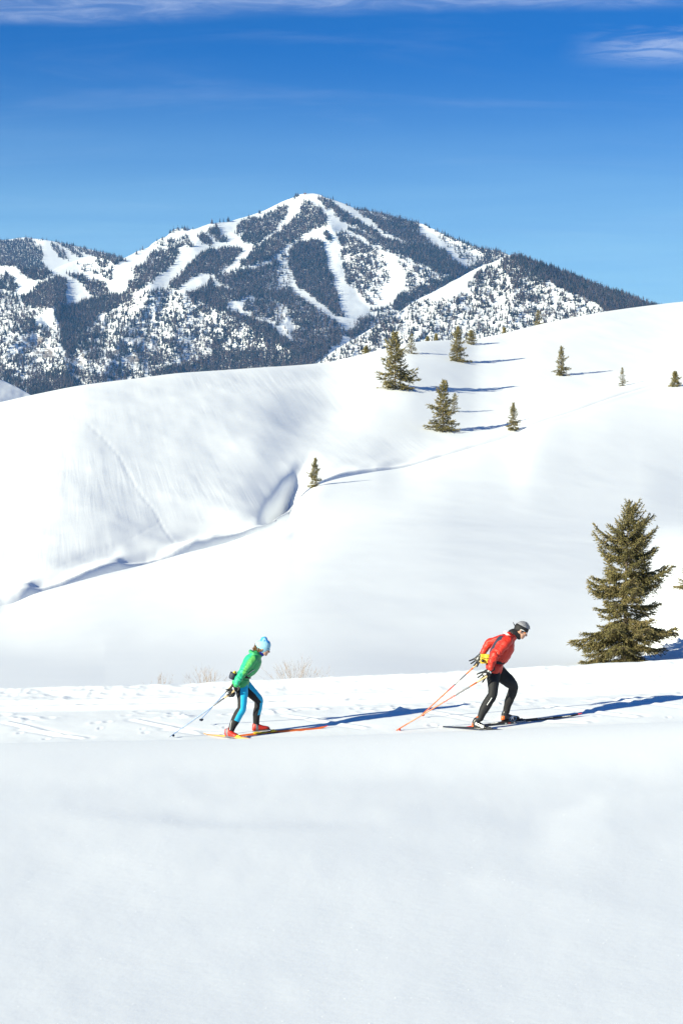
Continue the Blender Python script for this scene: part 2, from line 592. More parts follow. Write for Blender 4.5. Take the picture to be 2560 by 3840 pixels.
fr = np.random.default_rng(5)
for k in range(60):                                   # boot holes and pole pricks along the far edge of the skating lane
    x = fr.uniform(-5.6, 6.2)
    dent(x, 31.45 + 0.015 * x + fr.normal(0, 0.18), fr.uniform(0.05, 0.14), fr.uniform(0.05, 0.12), fr.uniform(0.005, 0.018), 0.5)
for k in range(30):
    x = fr.uniform(-5.6, 6.2)
    dent(x, fr.uniform(29.3, 31.0), fr.uniform(0.02, 0.06), fr.uniform(0.05, 0.1), fr.uniform(0.005, 0.012), 0.4)
for k in range(30):
    x = fr.uniform(-5.6, 6.2)
    dent(x, fr.uniform(32.1, 33.2), fr.uniform(0.05, 0.1), fr.uniform(0.06, 0.12), fr.uniform(0.005, 0.014), 0.4)
for (x0, d0, x1, d1) in ((-3.2, 30.9, -2.1, 29.6), (-0.85, 31.0, 0.35, 29.7), (-5.2, 30.9, -4.2, 29.7), (-4.8, 30.2, -3.8, 29.4), (1.2, 31.2, 2.1, 29.9),
                         (3.2, 31.0, 4.4, 29.7), (2.4, 30.0, 3.6, 29.4), (-2.6, 30.0, -1.4, 29.4), (4.4, 31.3, 5.4, 30.1)):
    dd = poly_dist(Xg * 1.0, Dg * 1.0, [(x0, d0), (x1, d1)])
    sel = dd < 0.5
    Z[sel] += 0.013 * np.exp(-(dd[sel] / 0.05) ** 2) - 0.006 * np.exp(-((dd[sel] - 0.11) / 0.06) ** 2)
for (x, d) in ((2.35, 31.35), (2.0, 31.45), (4.9, 31.2), (4.6, 31.3), (-1.0, 31.3), (0.9, 31.2), (-2.5, 31.1)):   # kicked-up clods
    for k in range(9):
        dent(x + fr.normal(0, 0.12), d + fr.normal(0, 0.08), 0.05, 0.06, -fr.uniform(0.012, 0.03), 0.0)
Z += 1.25 * sstep(46.6, 51.0, Dg) * (1 - sstep(51, 62, Dg)) * sstep(2365, 2590, PXg)
# hills: soft undulation, lumpy gully edge, hollow below the nose
hb = sstep(40, 60, Dg) * (1 - sstep(-14, -2, Dg - DB))
Z += hb * (0.06 * fbm(Xg / 9.0, Dg / 14.0, 3, 61) + 0.008 * fbm((Xg + .1 * Dg) / 1.5, Dg / 7.0, 3, 63))
hc = sstep(20, 45, Dg - DB) * (1 - sstep(-30, 5, Dg - DC))
ga = np.exp(-((Dg - DB - 40) / 22) ** 2)
left = 1 - sstep(900, 1500, PXg)
Z += ga * (0.10 * left + 0.10) * fbm(Xg / 6.0 + Dg / 40, Dg / 16.0, 3, 71)
Z += hc * 0.30 * fbm((Xg + 0.145 * Dg) / 12.0, Dg / 34.0, 4, 81) * (0.45 + 0.55 * left)
Z += hc * left * 0.009 * fbm((Xg + 0.145 * Dg + 0.6 * fbm(Xg / 14, Dg / 60, 2, 93)) / 0.8, Dg / 26.0, 2, 91)
offs = Dg - DB
nzh = 0.55 + 0.9 * (0.5 + 0.5 * fbm(PXg / 40, offs / 7.0, 3, 97))
for (pxh, off, wpx, wd, dep) in ((1066, 38, 46, 11, 2.5), (1100, 27, 32, 7, 0.8)):
    Z -= dep * nzh * np.exp(-((PXg - pxh - 3.0 * (offs - off)) / wpx) ** 2 - ((offs - off) / wd) ** 2)
# a line of animal prints running down the far hill
PYg = CY + (CAMZ - Z) / Dg * F
trail = [(330, 1590), (385, 1640), (450, 1712), (490, 1790), (525, 1850), (580, 1915), (615, 1985), (650, 2030), (690, 2070)]
trail2 = [(600, 1960), (480, 2025), (330, 2080), (170, 2150)]
for tr, dep in ((trail, 0.055), (trail2, 0.03)):
    dd = poly_dist(PXg, PYg, tr)
    Z -= hc * dep * np.exp(-(dd / 3.2) ** 2) * (0.35 + 0.65 * (np.sin(PYg / 3.1) > -0.2))
V = np.stack([Xg, Dg, Z], -1)
snow = link('snow_ground', grid_mesh('snow_ground', V, M_SNOW))
snow['kind'] = 'structure'
_a = snow.data.attributes.new('runnels', 'FLOAT', 'POINT')
_a.data.foreach_set('value', (hc * (0.25 + 0.75 * (1 - sstep(1500, 2300, PXg)))).reshape(-1).astype(np.float32))
PYg = CY + (CAMZ - Z) / Dg * F


def ground(x, y):
    """height of the snow at world x, y"""
    px = CX + x / y * F
    i = int(np.clip(np.searchsorted(cols, px) - 1, 0, NC - 2))
    j = int(np.clip(np.searchsorted(rows, y) - 1, 0, NR - 2))
    u = (px - cols[i]) / (cols[i + 1] - cols[i])
    v = (y - rows[j]) / (rows[j + 1] - rows[j])
    return float((Z[j, i] * (1 - u) + Z[j, i + 1] * u) * (1 - v) + (Z[j + 1, i] * (1 - u) + Z[j + 1, i + 1] * u) * v)


def hit(px, py, dmin=28.0):
    """first depth beyond dmin at which the snow meets the ray through a pixel"""
    i = int(np.clip(np.searchsorted(cols, px), 0, NC - 1))
    c = PYg[:, i]
    k = np.where((rows > dmin) & (c <= py))[0]
    return float(rows[k[0]]) if len(k) else float(d_c(np.array([px]))[0])


# far valley floor under everything
vf = [(-9000, -1200, -34), (9000, -1200, -34), (9000, 9400, -34), (-9000, 9400, -34)]
vfl = link('valley_floor', raw_mesh('valley_floor', vf, [(0, 1, 2, 3)], M_MTN))
vfl['kind'] = 'structure'

# ------------------------------------------------------------------ mountains
Z5 = lambda pts: [(x / 2.45, 860 + y / 2.45) for x, y in pts]
Z6 = lambda pts: [(560 + x / 2.306, 700 + y / 2.306) for x, y in pts]
Z7 = lambda pts: [(1100 + x / 2.24, 700 + y / 2.24) for x, y in pts]
Z8 = lambda pts: [(1700 + x / 1.823, 860 + y / 1.823) for x, y in pts]


def cpts(*groups):
    pts = sorted(p for g in groups for p in g)
    out = [pts[0]]
    for p in pts[1:]:
        if p[0] > out[-1][0] + 3:
            out.append(p)
    return curve(out)


cr1 = cpts([(-1500, 1090), (-1000, 1040), (-650, 1060), (-400, 1010)], Z5([(-200, 350), (0, 325), (40, 308), (100, 315), (200, 345), (330, 362), (450, 382), (560, 335), (700, 287), (840, 246), (910, 239), (1000, 272), (1060, 288),
           (1130, 268), (1210, 230), (1260, 204), (1390, 140), (1530, 64)]),
           Z6([(0, 520), (100, 450), (190, 390), (250, 362), (380, 366), (520, 322), (690, 301), (760, 280), (820, 264), (950, 224), (1050, 178), (1150, 128), (1250, 92), (1310, 64), (1400, 59), (1470, 66)]),
           Z7([(220, 75), (260, 88), (330, 108), (420, 140), (520, 180), (640, 205), (760, 228), (850, 252), (950, 282), (1060, 306), (1150, 345), (1280, 405), (1430, 465), (1560, 515)]),
           Z8([(100, 100), (200, 132), (300, 148), (380, 176)]), [(2000, 990), (2300, 1110), (2900, 1300)])
cr0 = cpts([(-1600, 1010), (-1100, 940), (-800, 985), (-500, 930)], Z5([(-200, 125), (0, 103), (100, 91), (230, 76), (360, 88), (480, 106), (620, 135), (800, 178), (1000, 225), (1090, 256), (1200, 290), (1500, 400)]), [(760, 1080)])
cr2 = cpts([(1000, 1480)], Z7([(190, 1490), (350, 1372), (500, 1283), (700, 1163), (880, 1062), (1000, 972), (1180, 882), (1400, 762)]),
           Z8([(0, 352), (100, 297), (200, 249), (300, 214), (370, 184), (430, 180), (500, 200), (600, 232), (740, 283), (880, 338), (1000, 383), (1150, 433), (1300, 488), (1440, 540)]),
           [(2700, 1260), (2950, 1330), (3700, 1480)])
crE = curve([(-1500, 1330), (-900, 1380), (-500, 1400), (-200, 1405), (0, 1423), (60, 1450), (128, 1488), (220, 1540)])


def depth1(px, py):
    d = 6900 - 2300 * (py - 700) / 880
    for ln_, A, w_ in RID1:
        d = d - 1.35 * A * np.exp(-(poly_dist(px, py, ln_) / w_) ** 1.4)
    crag = sstep(1080, 1220, py) * (1 - sstep(1050, 1300, px))
    d = d + 16 * fbm(px / 130, py / 70, 4, 101)
    d = d - crag * 19 * ridged(px / 46, py / 26, 3, 111) - crag * 40 * np.abs(fbm(px / 110, py / 80, 2, 121))
    return d + 1.2 * fbm(px / 22, py / 12, 2, 131)


RID1 = [([(1142, 725), (1190, 800), (1240, 858), (1150, 885), (1050, 925), (950, 990), (850, 1040), (760, 1060)], 80, 80),
        ([(1240, 856), (1330, 895), (1450, 955), (1600, 1020), (1700, 1055)], 60, 70),
        ([(1235, 745), (1390, 845), (1560, 938), (1700, 1000)], 45, 55),
        ([(1560, 840), (1700, 920), (1800, 960)], -55, 60),
        ([(670, 858), (790, 842), (720, 930), (640, 1000), (570, 1060)], 60, 90),
        ([(560, 1085), (690, 1108), (780, 1148), (866, 1180), (950, 1222), (1010, 1262), (1085, 1300), (1180, 1390)], 120, 110),
        ([(690, 1108), (660, 1220), (640, 1330), (620, 1440)], 40, 60),
        ([(560, 1090), (500, 1200), (420, 1330), (380, 1440)], 55, 60),
        ([(198, 1150), (212, 1210), (228, 1300), (250, 1420)], 60, 60),
        ([(198, 1150), (120, 1210), (40, 1300)], 60, 60),
        ([(314, 1312), (345, 1400)], 35, 36),
        ([(505, 1310), (520, 1350), (545, 1410)], 30, 30),
        ([(188, 1014), (280, 978), (345, 960), (372, 957), (430, 980)], 60, 70),
        ([(-60, 1000), (20, 988), (60, 1000)], 60, 60),
        ([(870, 1115), (990, 1115), (1110, 1165), (1250, 1238), (1350, 1300)], 60, 70),
        ([(1330, 1290), (1440, 1230), (1560, 1150), (1740, 1020)], -60, 80),
        ([(1275, 890), (1290, 1000), (1350, 1120), (1400, 1180)], -25, 50)]
rid2 = curve(sorted([(y, x) for x, y in Z8([(396, 172), (440, 210), (500, 255), (620, 345), (760, 415), (880, 465), (1000, 525), (1050, 575), (1120, 660), (1300, 800)])]))


def depth2(px, py):
    d = 4900 - 1000 * (py - 950) / 450
    rx = rid2(py)
    e = px - rx
    d = d + np.where(e > 0, 1.9 * e, 0.32 * np.abs(e)) * (1 - np.exp(-(e / 40) ** 2))
    d = d + 10 * fbm(px / 90, py / 50, 3, 201)
    lit = 1 - sstep(-20, 30, e)
    d = d - lit * sstep(1000, 1150, py) * (17 * ridged(px / 42 + py / 90, py / 34, 3, 211))
    for ln_, A, w_ in (([(1850, 960), (1760, 1050), (1640, 1160), (1540, 1280)], 22, 45), ([(1905, 1000), (1930, 1120), (1900, 1250)], 26, 45), ([(1480, 1160), (1400, 1260), (1330, 1350)], 14, 40)):
        d = d - A * np.exp(-(poly_dist(px, py, ln_) / w_) ** 1.5)
    return d


def depth0(px, py):
    d = 8000 - 1000 * (py - 890) / 150
    d = d - 55 * np.exp(-(poly_dist(px, py, [(170, 895), (165, 1010)]) / 70) ** 1.4)
    return d + 10 * fbm(px / 90, py / 60, 3, 301)


def depthE(px, py):
    return 780 - 1.3 * (py - 1400) + 0.26 * (px + 300) + 4 * fbm(px / 60, py / 30, 3, 311)


def mountain(name, crest, base, x0, x1, step, nrow, dfun, rockf=None, back=900):
    px = np.arange(x0, x1 + 1, step).astype(float)
    c = crest(px) + 1.1 * fbm(px / 26, 0 * px, 3, 7)
    tt = np.linspace(0, 1, nrow) ** 1.15
    PXm = px[None, :] + 0 * tt[:, None]
    PYm = c[None, :] + (base - c)[None, :] * tt[:, None]
    D = dfun(PXm, PYm)
    X, Zm = (PXm - CX) / F * D, CAMZ - (PYm - CY) / F * D
    G = np.stack([X, D, Zm], -1)
    # the far side of the crest
    bk = []
    for f_, dz in ((1.0, 0.62), (0.45, 0.2), (0.12, 0.045), (0.03, 0.006)):
        q = G[0].copy()
        h = np.maximum(q[:, 2] + 30, 1)
        q[:, 0] *= 1 + back * f_ / q[:, 1]
        q[:, 1] += back * f_
        q[:, 2] -= h * dz
        bk.append(q)
    G = np.concatenate([np.array(bk), G], 0)
    me = grid_mesh(name, G, M_MTN)
    at = me.attributes.new('rock', 'FLOAT', 'POINT')
    rk = rockf(PXm, PYm) if rockf is not None else 0 * PXm
    at.data.foreach_set('value', np.concatenate([np.zeros((4, len(px))), rk], 0).reshape(-1).astype(np.float32))
    o = link(name, me)
    o['kind'] = 'structure'
    return o


ROCKS1 = [Z5(q) for q in ([(160, 1040), (250, 985), (380, 980), (430, 1010), (380, 1050), (240, 1060), (180, 1090)], [(290, 1120), (440, 1090), (520, 1110), (520, 1180), (430, 1190), (330, 1150)],
                          [(715, 1260), (725, 1180), (765, 1125), (790, 1170), (760, 1250)], [(1130, 1240), (1180, 1170), (1240, 1110), (1290, 1210), (1220, 1245)], [(470, 715), (500, 720), (540, 790), (520, 820)],
                          [(40, 860), (80, 850), (70, 890)], [(1030, 1120), (1110, 1090), (1120, 1130), (1050, 1150)])]
ROCKS2 = [Z8(q) for q in ([(500, 570), (640, 540), (700, 560), (640, 600), (520, 600)], [(750, 610), (800, 570), (860, 560), (880, 600), (800, 620)], [(820, 440), (870, 480), (850, 500), (810, 480)])]


def rock1(px, py):
    r = 0.12 * sstep(1150, 1250, py) * (1 - sstep(700, 1100, px))
    for q in ROCKS1:
        r = np.maximum(r, in_poly(px, py, q) * (0.47 + 0.36 * ridged(px / 17, py / 9, 3, 431)))
    return r + 0.22 * sstep(1130, 1250, py) * (1 - sstep(800, 1100, px)) * ridged(px / 30, py / 15, 2, 411)


def rock2(px, py):
    r = 0 * px
    for q in ROCKS2:
        r = np.maximum(r, in_poly(px, py, q) * (0.45 + 0.34 * ridged(px / 15, py / 8, 3, 433)))
    return r + 0.25 * sstep(1130, 1250, py) * (1 - sstep(1900, 2250, px)) * sstep(1450, 1600, px) * ridged(px / 26, py / 14, 2, 421)


mountain('mountain', cr1, 1590.0, -1500, 2500, 5, 190, depth1, rock1)
mountain('foothill', cr2, 1560.0, 1010, 3700, 5, 120, depth2, rock2, 700)
mountain('far_mountain', cr0, 1120.0, -1600, 750, 6, 50, depth0, None, 900)
mountain('shaded_hill', crE, 1640.0, -1500, 220, 6, 50, depthE, None, 120)

# ------------------------------------------------------------------ forests on the mountains
def conifer_mesh(name, seed, tiers=6, sides=7, w=0.25, lean=0.0, bare=0.0, m=None):
    """a far conifer one unit tall: thin trunk and ragged tiers"""
    r_ = random.Random(seed)
    vs, fs, mi = [], [], []

    def ring(cx, z, rad, n, jit):
        b = len(vs)
        a0 = r_.random() * 6.28
        for k in range(n):
            a = a0 + 6.283 * k / n
            q = rad * (1 + r_.uniform(-jit, jit))
            vs.append((cx + q * math.cos(a), q * math.sin(a), z + r_.uniform(-0.3, 0.3) * 0.05))
        return b
    b0 = ring(0, -0.25, 0.02, 3, 0)
    vs.append((lean, 0, 0.97))
    for k in range(3):
        fs.append((b0 + k, b0 + (k + 1) % 3, len(vs) - 1))
    for i in range(tiers):
        f_ = i / (tiers - 1)
        z0 = 0.06 + 0.80 * f_ ** 0.95
        rad = w * (1 - 0.86 * f_) * r_.uniform(0.78, 1.15)
        if r_.random() < bare:
            continue
        h = 0.24 * (1 - 0.35 * f_)
        n = sides if i < tiers - 2 else max(4, sides - 2)
        b = ring(lean * f_, z0, rad, n * 2, 0.25)
        for k in range(0, n * 2, 2):
            x, y, z = vs[b + k]
            vs[b + k] = (x * 0.5, y * 0.5, z + 0.03)
        vs.append((lean * f_, 0, min(1.0, z0 + h)))
        t_ = len(vs) - 1
        for k in range(n * 2):
            fs.append((b + k, b + (k + 1) % (n * 2), t_))
    me = raw_mesh(name, vs, fs, m or M_PINE)
    return me


DENSE = []      # (polygon, share of ground covered)


def dens(poly, q):
    DENSE.append((poly, q))


dens(Z5([(-900, 1180), (700, 1180), (1568, 1180), (1568, 1900), (-900, 1900)]), 0.32)
dens(Z5([(-900, 700), (480, 720), (520, 850), (560, 1180), (-900, 1180)]), 0.30)
dens(Z5([(700, 900), (900, 830), (1100, 740), (1330, 590), (1568, 540), (1568, 1200), (700, 1200)]), 0.34)
dens(Z6([(0, 900), (200, 920), (330, 950), (500, 1030), (640, 1090), (700, 1110), (900, 1200), (1000, 1300), (900, 1400), (600, 1500), (0, 1500)]), 0.32)
dens(Z6([(480, 1150), (700, 1120), (900, 1180), (1100, 1290), (1240, 1360), (1200, 1480), (800, 1480), (560, 1440)]), 0.46)
dens(Z6([(780, 1010), (980, 960), (1100, 1000), (1250, 1080), (1568, 1250), (1568, 1400), (1300, 1340), (1150, 1250), (1050, 1170), (850, 1130)]), 0.38)
dens(Z6([(830, 1010), (960, 970), (1080, 1010), (1090, 1110), (960, 1120), (850, 1080)]), 0.7)
dens(Z6([(1330, 132), (1420, 170), (1480, 200), (1520, 270), (1530, 330), (1450, 370), (1330, 420), (1250, 480), (1160, 530), (1120, 570), (1090, 620), (980, 650), (860, 690), (780, 700), (800, 650), (870, 600),
          (900, 550), (960, 500), (1020, 470), (1080, 410), (1200, 320), (1290, 240), (1318, 190)]), 1.0)
dens(Z6([(752, 420), (760, 320), (850, 290), (910, 275), (930, 300), (980, 262), (1060, 222), (1110, 175), (1200, 168), (1205, 200), (1180, 260), (1130, 320), (1050, 400), (980, 450), (930, 500), (860, 505), (790, 462),
          (800, 430), (850, 380), (780, 400)]), 0.95)
dens(Z6([(500, 365), (580, 352), (620, 410), (665, 450), (665, 495), (610, 490), (560, 440), (510, 390)]), 1.0)
dens(Z6([(425, 425), (490, 410), (535, 470), (530, 512), (480, 500), (430, 460)]), 1.0)
dens(Z6([(170, 850), (300, 720), (400, 620), (470, 570), (560, 545), (700, 535), (790, 545), (800, 570), (740, 630), (680, 680), (620, 740), (560, 765), (450, 760), (330, 810), (250, 900), (180, 890)]), 1.0)
dens(Z6([(20, 550), (90, 490), (180, 470), (290, 430), (350, 440), (345, 490), (270, 530), (270, 590), (200, 620), (0, 640)]), 0.5)
dens(Z6([(0, 610), (200, 590), (270, 580), (200, 650), (150, 720), (60, 790), (0, 820)]), 0.9)
dens(Z6([(310, 520), (350, 505), (390, 530), (330, 535)]), 0.9)
dens(Z5([(1225, 380), (1290, 330), (1450, 250), (1568, 240), (1568, 330), (1480, 400), (1400, 470), (1300, 560), (1180, 600), (1180, 480), (1230, 450)]), 0.85)
dens(Z6([(560, 775), (700, 745), (900, 705), (1050, 660), (1060, 800), (980, 930), (900, 940), (760, 910), (650, 860), (590, 820)]), 0.85)
dens(Z6([(1050, 650), (1110, 640), (1115, 860), (1060, 930), (980, 920)]), 0.6)
dens(Z6([(1120, 560), (1200, 520), (1200, 720), (1240, 880), (1120, 900), (1110, 700)]), 0.12)
dens(Z6([(300, 925), (480, 870), (530, 775), (560, 860), (700, 900), (900, 920), (1080, 900), (1220, 880), (1300, 960), (1400, 1050), (1568, 1190), (1568, 1240), (1400, 1150), (1250, 1070), (1100, 990), (980, 955),
          (840, 960), (700, 1000), (645, 1040), (660, 1080), (600, 1080), (470, 1010), (340, 950)]), 0.92)
dens(Z6([(700, 1080), (780, 1110), (900, 1150), (1020, 1190), (1100, 1270), (1200, 1345), (1440, 1420), (1440, 1540), (1250, 1480), (1100, 1370), (960, 1260), (800, 1170), (640, 1090)]), 0.95)
dens(Z6([(400, 1500), (600, 1440), (900, 1400), (1150, 1420), (1440, 1450), (1440, 1640), (0, 1700), (0, 1610)]), 0.72)
dens(Z6([(140, 1400), (220, 1330), (240, 1500), (120, 1560), (0, 1580), (0, 1480)]), 0.5)
dens(Z6([(1205, 560), (1290, 480), (1450, 462), (1500, 500), (1515, 640), (1530, 700), (1568, 760), (1568, 1050), (1420, 960), (1330, 880), (1270, 830), (1260, 760), (1205, 720)]), 1.0)
dens(Z7([(0, 500), (100, 470), (200, 455), (250, 470), (265, 600), (300, 700), (330, 780), (320, 830), (380, 950), (400, 1040), (435, 1110), (350, 1080), (280, 1020), (200, 950), (90, 880), (15, 820), (0, 730)]), 1.0)
dens(Z7([(255, 400), (290, 365), (325, 440), (325, 475), (290, 450)]), 0.9)
dens(Z7([(360, 400), (430, 390), (560, 460), (660, 505), (700, 560), (710, 640), (690, 740), (640, 800), (620, 900), (670, 1000), (620, 1010), (580, 900), (500, 850), (440, 800), (420, 700), (395, 580), (400, 500)]), 0.52)
dens(Z7([(370, 395), (430, 390), (520, 440), (600, 480), (620, 520), (500, 560), (420, 560), (400, 500)]), 0.75)
dens(Z7([(700, 560), (740, 580), (800, 720), (800, 780), (720, 960), (680, 960), (640, 860), (700, 740)]), 0.22)
dens(Z7([(860, 620), (1000, 660), (1150, 720), (1250, 765), (1200, 830), (1000, 860), (930, 880), (940, 720)]), 0.33)
dens(Z7([(190, 88), (290, 95), (370, 170), (480, 250), (600, 320), (720, 400), (860, 470), (980, 520), (1120, 560), (1250, 600), (1360, 625), (1430, 690), (1350, 740), (1250, 750), (1130, 690), (980, 620), (860, 550),
          (720, 470), (560, 390), (470, 345), (500, 335), (430, 300), (390, 290), (385, 260), (300, 200), (220, 130)]), 1.0)
dens(Z7([(430, 340), (560, 385), (720, 470), (860, 550), (980, 640), (860, 580), (700, 500), (560, 420), (450, 365)]), 0.9)
dens(Z7([(300, 92), (420, 122), (560, 170), (640, 200), (760, 222), (850, 247), (950, 278), (1048, 302), (1050, 400), (1130, 440), (1180, 510), (1290, 560), (1350, 620), (1250, 600), (1120, 560), (1000, 520), (900, 460),
          (800, 400), (700, 340), (640, 260), (560, 225), (480, 165), (380, 120)]), 1.0)
dens(Z7([(1060, 304), (1200, 362), (1430, 465), (1568, 515), (1568, 560), (1430, 490), (1300, 425), (1180, 380), (1100, 330)]), 1.0)
dens(Z7([(1180, 400), (1300, 430), (1430, 490), (1568, 530), (1568, 640), (1480, 660), (1350, 550), (1250, 470)]), 0.24)
dens(Z8([(60, 85), (200, 125), (300, 145), (380, 172), (330, 215), (250, 240), (130, 260), (200, 190), (150, 130)]), 0.75)
dens(Z7([(1430, 690), (1568, 650), (1568, 700), (1400, 780), (1200, 890), (1000, 985), (880, 1070), (800, 1040), (880, 930), (1000, 870), (1200, 800), (1350, 740)]), 0.85)
dens(Z7([(570, 1110), (640, 1110), (640, 1200), (500, 1280), (420, 1250), (510, 1190)]), 0.85)
dens(Z7([(620, 1060), (800, 1000), (880, 1060), (740, 1150), (640, 1180)]), 0.36)
dens(Z7([(0, 905), (100, 975), (250, 1065), (350, 1140), (410, 1200), (440, 1250), (300, 1380), (180, 1500), (0, 1560)]), 0.62)
dens(Z7([(0, 1330), (200, 1280), (420, 1240), (320, 1360), (180, 1500), (0, 1560)]), 0.9)
# far left
dens(Z5([(-900, 100), (0, 112), (250, 92), (340, 118), (300, 170), (380, 150), (385, 300), (440, 380), (300, 365), (180, 352), (0, 330), (-900, 330)]), 1.0)
dens(Z5([(465, 122), (500, 150), (560, 190), (640, 280), (600, 280), (540, 260), (490, 190)]), 1.0)
dens(Z5([(480, 110), (620, 140), (800, 182), (1090, 258), (1150, 290), (1060, 320), (900, 260), (820, 240), (700, 180), (650, 160), (700, 200), (780, 250), (740, 265), (640, 215), (560, 150)]), 1.0)
dens(Z5([(180, 355), (300, 365), (450, 388), (480, 430), (400, 460), (300, 480), (200, 410)]), 0.95)
dens(Z5([(370, 490), (450, 460), (540, 455), (610, 480), (630, 520), (605, 610), (610, 710), (450, 722), (330, 722), (200, 700), (200, 620), (320, 570), (340, 520)]), 1.0)
dens(Z5([(-900, 430), (100, 430), (180, 520), (120, 600), (60, 620), (-20, 700), (-900, 700)]), 0.5)
dens(Z5([(-900, 620), (150, 600), (200, 700), (150, 800), (0, 880), (-900, 880)]), 0.4)
dens(Z5([(600, 400), (740, 420), (830, 470), (960, 480), (1000, 600), (920, 640), (840, 600), (760, 500), (650, 430)]), 0.85)
dens(Z5([(870, 290), (960, 285), (1000, 310), (980, 360), (900, 330)]), 0.6)
dens(Z5([(960, 430), (1040, 330), (1040, 400), (1010, 490)]), 0.7)
dens(Z5([(680, 345), (830, 310), (900, 350), (1000, 420), (800, 420)]), 0.12)
dens(Z5([(480, 730), (620, 712), (700, 690), (830, 650), (950, 620), (1180, 590), (1240, 640), (1000, 760), (900, 800), (860, 860), (760, 890), (720, 1000), (690, 1150), (600, 1180), (560, 1000), (540, 880), (510, 800)]), 1.0)
dens(Z5([(150, 800), (300, 780), (330, 900), (280, 980), (120, 960)]), 0.55)
dens(Z5([(690, 900), (860, 860), (920, 950), (850, 1100), (700, 1120)]), 0.5)
dens(Z5([(-900, 1300), (120, 1330), (200, 1430), (330, 1560), (-900, 1560)]), 0.45)
dens(Z5([(220, 1430), (380, 1320), (640, 1330), (680, 1440), (500, 1560), (300, 1560)]), 0.8)
dens([(-1500, 1060), (-340, 1040), (-340, 1700), (-1500, 1700)], 0.42)
dens([(-1500, 900), (-340, 900), (-340, 995), (-1500, 1010)], 0.9)
# clearings that stay white: runs, snowfields, cliffs
for q_ in ([(10, 505), (100, 425), (150, 390), (240, 350), (255, 372), (160, 425), (110, 462), (20, 530)], [(280, 345), (360, 340), (365, 378), (285, 374)], [(945, 215), (1000, 190), (1003, 208), (950, 238)],
           [(1250, 80), (1290, 64), (1290, 84), (1250, 100)]):
    dens(Z6(q_), 0.7)
for q_ in ([(0, 115), (50, 95), (100, 105)], [(190, 74), (310, 74), (310, 92), (190, 92)], [(350, 85), (470, 95), (470, 115), (350, 105)], [(1190, 215), (1260, 195), (1340, 150), (1345, 175), (1250, 225)], [(1390, 140), (1520, 55), (1530, 85), (1400, 165)]):
    dens(Z5(q_), 0.35)
CLEAR = [Z7([(650, 212), (790, 272), (790, 285), (640, 225)]), Z7([(760, 228), (850, 245), (860, 252), (780, 240)]), Z7([(0, 830), (60, 890), (250, 1020), (420, 1130), (560, 1165), (500, 1195), (410, 1195), (250, 1060), (60, 945), (0, 905)]),
         Z7([(450, 310), (520, 340), (640, 410), (800, 490), (640, 425), (500, 355), (440, 330)]),
         Z6([(330, 880), (460, 770), (530, 768), (470, 850), (430, 900), (330, 930)]), Z6([(570, 800), (640, 850), (720, 895), (650, 890), (590, 850)]),
         Z6([(690, 1010), (840, 955), (830, 1000), (780, 1030), (730, 1100), (690, 1050)]), Z5([(330, 800), (470, 745), (520, 870), (400, 900), (330, 880)]),
         Z6([(1060, 1250), (1180, 1160), (1330, 1240), (1190, 1250), (1180, 1330), (1110, 1270)])] + ROCKS1
D2 = [(Z8([(400, 172), (500, 200), (740, 283), (1000, 383), (1300, 488), (1500, 560), (1500, 700), (1100, 700), (1050, 580), (1000, 525), (880, 468), (760, 418), (620, 350), (500, 262), (430, 215)]), 1.0),
      (Z8([(-900, 560), (0, 470), (110, 430), (600, 370), (880, 470), (1050, 580), (1050, 900), (-900, 900)]), 0.24),
      (Z8([(330, 200), (400, 180), (480, 250), (600, 340), (640, 380), (480, 340), (350, 330), (320, 260)]), 0.68),
      (Z8([(110, 350), (200, 270), (330, 250), (360, 380), (300, 480), (230, 540), (110, 440)]), 0.40),
      (Z8([(390, 330), (500, 320), (600, 370), (560, 500), (440, 560), (390, 440)]), 0.42),
      (Z7([(680, 1200), (800, 1110), (880, 1130), (850, 1200), (800, 1300), (700, 1390), (560, 1440), (600, 1340)]), 0.48),
      (Z7([(190, 1500), (350, 1390), (560, 1290), (650, 1230), (640, 1330), (480, 1420), (300, 1520)]), 0.22)]


def density(px, py, lst):
    q = 0 * px
    for poly, v in lst:
        q = np.where(in_poly(px, py, poly), v, q)
    return q


gx, gy = np.meshgrid(np.arange(-1250, 2800, 3.9), np.arange(715, 1580, 4.0))
gx = (gx + rng.uniform(-2.3, 2.3, gx.shape)).ravel()
gy = (gy + rng.uniform(-2.5, 2.5, gy.shape)).ravel()
c0, c1, c2 = cr0(gx), cr1(gx), cr2(gx)
lay = np.full(gx.shape, -1)
lay[(gy > c0) & (gx < 740)] = 0
lay[gy > c1 + 0.5] = 1
lay[(gy > c2 + 0.5) & (gx > 1060)] = 2
jx = gx + 9 * fbm(gx / 24, gy / 24, 2, 601) + rng.normal(0, 3.0, gx.shape)
jy = gy + 7 * fbm(gx / 24, gy / 24, 2, 607) + rng.normal(0, 2.5, gx.shape)
q1 = density(jx, jy, DENSE)
for cpoly in CLEAR:
    q1 = np.where(in_poly(jx, jy, cpoly), q1 * 0.05, q1)
q2 = density(jx, jy, D2)
q = np.where(lay == 2, q2, q1)
clump = 0.55 + 0.9 * (0.5 + 0.5 * fbm(gx / 26, gy / 20, 3, 501))
q = np.where(q < 0.6, np.clip(q * clump ** 2.2, 0, 1), q * np.clip(0.7 + 0.5 * clump, 0, 1))
keep = (lay >= 0) & (rng.uniform(0, 1, gx.shape) < q * 0.98)
